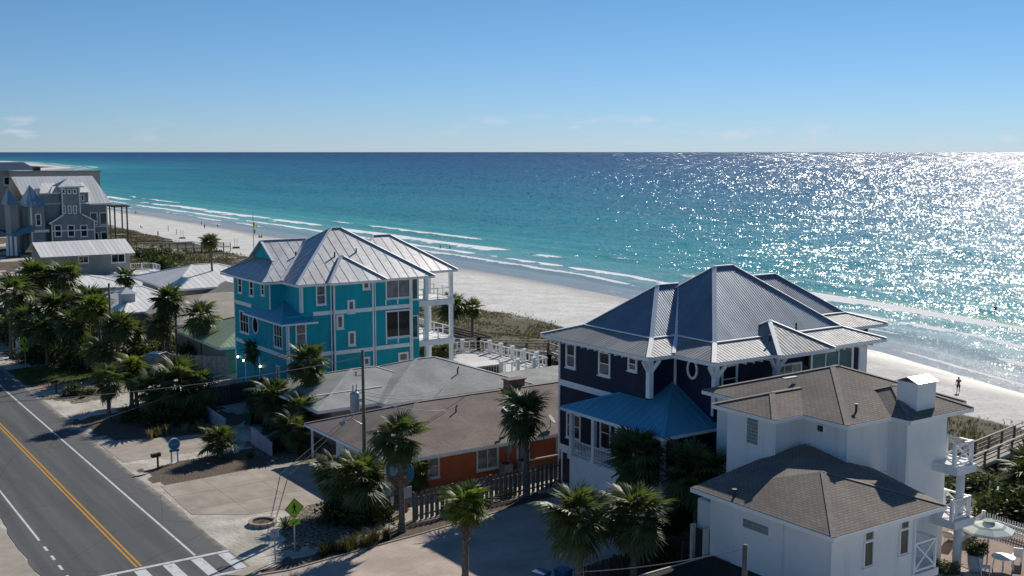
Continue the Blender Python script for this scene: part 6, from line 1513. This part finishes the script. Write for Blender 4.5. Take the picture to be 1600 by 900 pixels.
# ------------------------------------------------------------------ grasses
def tufts(pts, hgt, nb, spread, seed, width=.02):
    r = np.random.default_rng(seed); P = np.asarray(pts, float); n = len(P)
    b = np.repeat(P, nb, 0); k = len(b); az = r.uniform(0, 6.283, k); ln = np.repeat(hgt * r.uniform(.6, 1.3, n), nb) * r.uniform(.6, 1.1, k); sp = r.uniform(.1, 1, k) * spread
    d = np.stack([np.cos(az), np.sin(az), np.zeros(k)], 1); sdv = np.stack([-np.sin(az), np.cos(az), np.zeros(k)], 1) * width
    b = b + d * (r.uniform(0, .12, k) * spread)[:, None]
    mid = b + d * (sp * ln * .35)[:, None] + np.array([0, 0, 1.]) * (ln * .65)[:, None]; tip = b + d * (sp * ln)[:, None] + np.array([0, 0, 1.]) * (ln * .9)[:, None]
    V = np.stack([b - sdv, b + sdv, mid + sdv * .8, mid - sdv * .8, tip], 1).reshape(-1, 3)
    F = []
    for i in range(k): q = 5 * i; F += [(q, q + 1, q + 2, q + 3), (q + 3, q + 2, q + 4)]
    return V.tolist(), F
r = np.random.default_rng(77)
N = 80000
tx_ = r.uniform(60, 104, N); ty_ = 28 + (r.uniform(0, 1, N) ** 1.6) * 370
ok = (tx_ < dedge(ty_) + 1.5) & (r.uniform(0, 1, N) < np.clip(.15 + 1.5 * (fbm(tx_ * .09, ty_ * .09, 51) - .25), 0, 1) * np.clip((dedge(ty_) + 1.5 - tx_) / 4, .25, 1) * np.clip((fbm(tx_ * .28, ty_ * .28, 91) - .36) * 5, .05, 1) * 1.5)
ok &= ~((tx_ > 53) & (tx_ < 72) & (ty_ > 89) & (ty_ < 118)) & ~((tx_ < 67) & (ty_ > 74) & (ty_ < 82))
tx_, ty_ = tx_[ok], ty_[ok]; tz_ = ground_z(tx_, ty_)
far_ = ty_ > 150
V, Fc = tufts(np.stack([tx_, ty_, tz_], 1)[~far_], .34, 6, .9, 5, .02); o = stuff(link('dune_grass', mesh_from('dune_grass', V, Fc, 'dune grass'), None)); tag(o, 'tawny sea oats and dune grass covering the sand dunes', 'grass')
V, Fc = tufts(np.stack([tx_, ty_, tz_], 1)[far_], .4, 4, .9, 6, .05); o = stuff(link('dune_grass', mesh_from('dune_grass', V, Fc, 'dune grass'), None)); tag(o, 'tawny dune grass on the dunes farther down the beach', 'grass')
# lawn blades and mulch bed clumps
lw_ = pxpoly([(-60, 590), (0, 580), (60, 572), (130, 560), (200, 552), (330, 556), (300, 582), (200, 592), (60, 604), (30, 606)])
lx, ly = r.uniform(19, 42, 30000), r.uniform(105, 135, 30000); ok = inpoly(lx, ly, lw_) & (lx > 21.8); V, Fc = tufts(np.stack([lx[ok], ly[ok], lx[ok] * 0], 1), .1, 3, .6, 9, .02)
o = stuff(link('lawn_grass', mesh_from('lawn_grass', V, Fc, 'lawn grass'), None)); tag(o, 'short green lawn grass beside the road', 'grass')
def clump(label, x, y, h, n, mat, seed, sp=.8, group=None):
    V, Fc = tufts([(random.gauss(0, .12), random.gauss(0, .12), 0) for _ in range(n)], h, 14, sp, seed, .016); o = link('grass_clump', mesh_from('grass_clump', V, Fc, mat), None); o.location = (x, y, .0); tag(o, label, 'ornamental grass', group)
for k, (u, v) in enumerate(((247, 682), (262, 678), (290, 676), (312, 674), (322, 678), (235, 686))): clump('straw coloured grass clump in the mulch bed by the lavender wall', *px(u, v), .85, 12, 'dry grass', 300 + k, .7, 'straw grass clumps by the lavender wall')
for k, (u, v) in enumerate(((505, 868), (520, 862), (535, 860), (550, 855), (568, 850), (585, 846), (605, 842), (545, 862), (575, 856))): clump('dark arching grass clump on the mulch strip beside the paver drive', *px(u, v), .75, 12, 'clump grass', 330 + k, 1.0, 'arching grass clumps along the paver drive')
for k, (u, v) in enumerate(((392, 715), (480, 690), (470, 712), (128, 622), (100, 620), (165, 602), (700, 806), (760, 792), (560, 836))): clump('small wild grass clump growing in the sandy verge', *px(u, v), .45, 9, 'clump grass', 350 + k, 1.0, 'wild grass clumps in the verge')
def agave(label, x, y, s_, n=26, mat='palm leaf'):
    r_ = random.Random(int(x * 100)); V, Fc = [], []
    for k in range(n):
        az = k * 2.4; el = 1.3 - 1.2 * k / n; d = Vector((math.cos(az) * math.cos(el), math.sin(az) * math.cos(el), math.sin(el))); sd = Vector((-math.sin(az), math.cos(az), 0)) * .05 * s_; q = len(V); L_ = s_ * r_.uniform(.8, 1.1)
        for t_, w_ in ((0, .6), (.5, 1.), (1., .05)):
            p = d * L_ * t_ - Vector((0, 0, .18 * L_ * t_ * t_)); V += [tuple(p - sd * w_), tuple(p + sd * w_)]
        Fc += [(q, q + 1, q + 3, q + 2), (q + 2, q + 3, q + 5, q + 4)]
    o = link('agave', mesh_from('agave', V, Fc, mat), None); o.location = (x, y, .05); tag(o, label, 'agave')
agave('spiky dark agave beside the pedestrian crossing sign', *px(445, 826), .95); agave('small spiky plant inside the stone planter ring', *px(410, 818), .35, 14, 'sage leaf' if False else 'palm leaf'); agave('small bright agave by the orange motel carport', *px(474, 706), .7, 20, 'palm leaf bright')

# ------------------------------------------------------------------ people
def skin_mesh(name, verts, edges, mat, parent, sub=1):
    me = bpy.data.meshes.new(name); me.from_pydata([v[:3] for v in verts], edges, []); o = bpy.data.objects.new(name, me); COL.objects.link(o); o.parent = parent
    md = o.modifiers.new('skin', 'SKIN'); md.use_smooth_shade = True
    if not me.skin_vertices: return o
    for sv, v in zip(me.skin_vertices[0].data, verts): sv.radius = (v[3], v[4] if len(v) > 4 else v[3])
    me.skin_vertices[0].data[0].use_root = True
    s_ = o.modifiers.new('sub', 'SUBSURF'); s_.levels = sub; s_.render_levels = sub
    me.materials.append(MATS[mat]); return o
def person(label, x, y, z, rz, pose='stand', shirt='cloth dark', pants='cloth dark', h=1.72):
    T = thing('person', label, 'person', (x, y, z), None, rz); T.scale = (h / 1.72,) * 3
    if pose == 'sit':
        hip_z, kn, an_ = .12, (.0, -.42, .30), (.0, -.72, .05); tz = .0
    hz_ = .95 if pose != 'sit' else .16
    st = pose == 'stand'
    V = [(0, 0, hz_, .13, .10), (0, .01, hz_ + .22, .12, .09), (0, 0, hz_ + .46, .16, .10), (0, -.01, hz_ + .56, .055), (0, -.02, hz_ + .66, .085, .095), (0, -.02, hz_ + .77, .07, .08)]
    E_ = [(0, 1), (1, 2), (2, 3), (3, 4), (4, 5)]
    for s_ in (-1, 1):
        n = len(V)
        if pose == 'reach' and s_ < 0: V += [(s_ * .19, 0, hz_ + .48, .05), (s_ * .25, -.16, hz_ + .26, .042), (s_ * .12, -.34, hz_ + .36, .034), (s_ * .08, -.42, hz_ + .40, .03)]
        else: V += [(s_ * .19, 0, hz_ + .48, .05), (s_ * .25, .02, hz_ + .2, .042), (s_ * .26, -.05, hz_ - .06, .034), (s_ * .26, -.08, hz_ - .16, .03)]
        E_ += [(2, n), (n, n + 1), (n + 1, n + 2), (n + 2, n + 3)]
        n = len(V)
        if pose == 'sit': V += [(s_ * .10, -.05, .14, .09), (s_ * .13, -.44, .40, .065), (s_ * .12, -.74, .07, .045), (s_ * .12, -.86, .04, .04)]
        elif pose == 'wade': V += [(s_ * .10, 0, hz_ - .06, .09), (s_ * .12, -.08, hz_ - .45, .062), (s_ * .12, .0, hz_ - .86, .045), (s_ * .12, -.12, hz_ - .92, .04)]
        else: V += [(s_ * .10, 0, hz_ - .06, .09), (s_ * .11, -.03 * s_, hz_ - .47, .062), (s_ * .12, .05 * s_, hz_ - .87, .042), (s_ * .13, -.1 + .05 * s_, hz_ - .915, .038)]
        E_ += [(0, n), (n, n + 1), (n + 1, n + 2), (n + 2, n + 3)]
    skin_mesh('body', V, E_, 'skin', T)
    top = [(0, 0, hz_ - .04, .15, .125), (0, .01, hz_ + .22, .145, .115), (0, 0, hz_ + .47, .18, .12), (.2, 0, hz_ + .48, .07), (.245, .02, hz_ + .28, .06), (-.2, 0, hz_ + .48, .07), (-.245, .02 if pose != 'reach' else -.1, hz_ + .28, .06)]
    skin_mesh('shirt', top, [(0, 1), (1, 2), (2, 3), (3, 4), (2, 5), (5, 6)], shirt, T)
    if pose != 'sit': skin_mesh('shorts', [(0, 0, hz_ + .02, .155, .13), (.1, 0, hz_ - .08, .11), (.115, 0, hz_ - .40, .095), (-.1, 0, hz_ - .08, .11), (-.115, 0, hz_ - .40, .095)], [(0, 1), (1, 2), (0, 3), (3, 4)], pants, T)
    skin_mesh('hair', [(0, .02, hz_ + .70, .10, .10), (0, .0, hz_ + .80, .085, .085), (0, .05, hz_ + .60, .06, .06)], [(0, 1), (0, 2)], 'hair', T)
    return T
x, y = px(1497, 614, -4.0); person('person in a purple top and dark shorts standing on the sand near the wet edge', x, y, gz(x, y), 2.2, 'reach', 'cloth purple', 'cloth dark')
x, y = px(688, 390, -5.2); person('person in dark swimwear wading, the one nearer the turquoise house', x, y, -5.55, 1.0, 'wade', 'cloth dark', 'cloth dark', 1.8); x, y = px(703, 390, -5.2); person('person in dark swimwear wading, the one farther out', x, y, -5.6, 1.4, 'wade', 'cloth dark', 'cloth dark', 1.75)
x, y = px(1555, 487, -4.9); person('person in dark swimwear kneeling on a paddle board in the surf', x, y, -4.75, 2.0, 'sit', 'cloth dark', 'cloth dark')
T = thing('surfboard', 'white paddle board floating under the surfing person', 'surfboard', (x, y, -4.85), None, .6); m = MB(); k = 18
O = [(math.cos(a) * 1.5, math.sin(a) * .38 * (1 - .15 * math.cos(a))) for a in np.linspace(0, 2 * math.pi, k, endpoint=False)]; m.poly([(a, b, .1) for a, b in O]); m.poly([(a * .95, b * .85, 0) for a, b in O][::-1])
for j in range(k): a, b = O[j], O[(j + 1) % k]; m.poly([(a[0], a[1], .1), (a[0] * .95, a[1] * .85, 0), (b[0] * .95, b[1] * .85, 0), (b[0], b[1], .1)])
m.build('deck', 'board white', T, False); MB().box(-1.3, -1.1, -.012, .012, -.15, .0).build('fin', 'dark metal', T, False)
for lb, u, v, ps, sh_, pt in (('person in dark clothes standing beside the flag pole', 398, 366, 'stand', 'cloth dark', 'cloth dark'), ('person sitting on the sand near the flag pole, road side', 405, 371, 'sit', 'cloth dark', 'cloth dark'), ('person sitting on the sand near the flag pole, sea side', 409, 371, 'sit', 'cloth purple', 'cloth dark'), ('person in dark shorts standing near the water before the slim palm', 320, 358, 'stand', 'cloth dark', 'cloth dark'), ('person in red walking on the beach beyond the slim palm', 315, 352, 'stand', 'cloth red', 'cloth dark'), ('person bending by the water edge right of the slim palm', 340, 353, 'sit', 'cloth dark', 'cloth dark'),
                           ('person sitting on the open sand near the volleyball posts', 220, 357, 'sit', 'cloth dark', 'cloth dark'), ('person standing at the far boardwalk end', 247, 370, 'stand', 'cloth dark', 'cloth dark'), ('person standing at the distant water edge by the pergola', 198, 331, 'stand', 'cloth dark', 'cloth dark'), ('person crouching at the distant water edge', 212, 333, 'sit', 'cloth dark', 'cloth dark')):
    x, y = px(u, v, -4.3); zz_ = gz(x, y); x, y = px(u, v, max(zz_, -5)); person(lb, x, y, max(gz(x, y), -5.2), random.uniform(0, 6), ps, sh_, pt, 1.75)
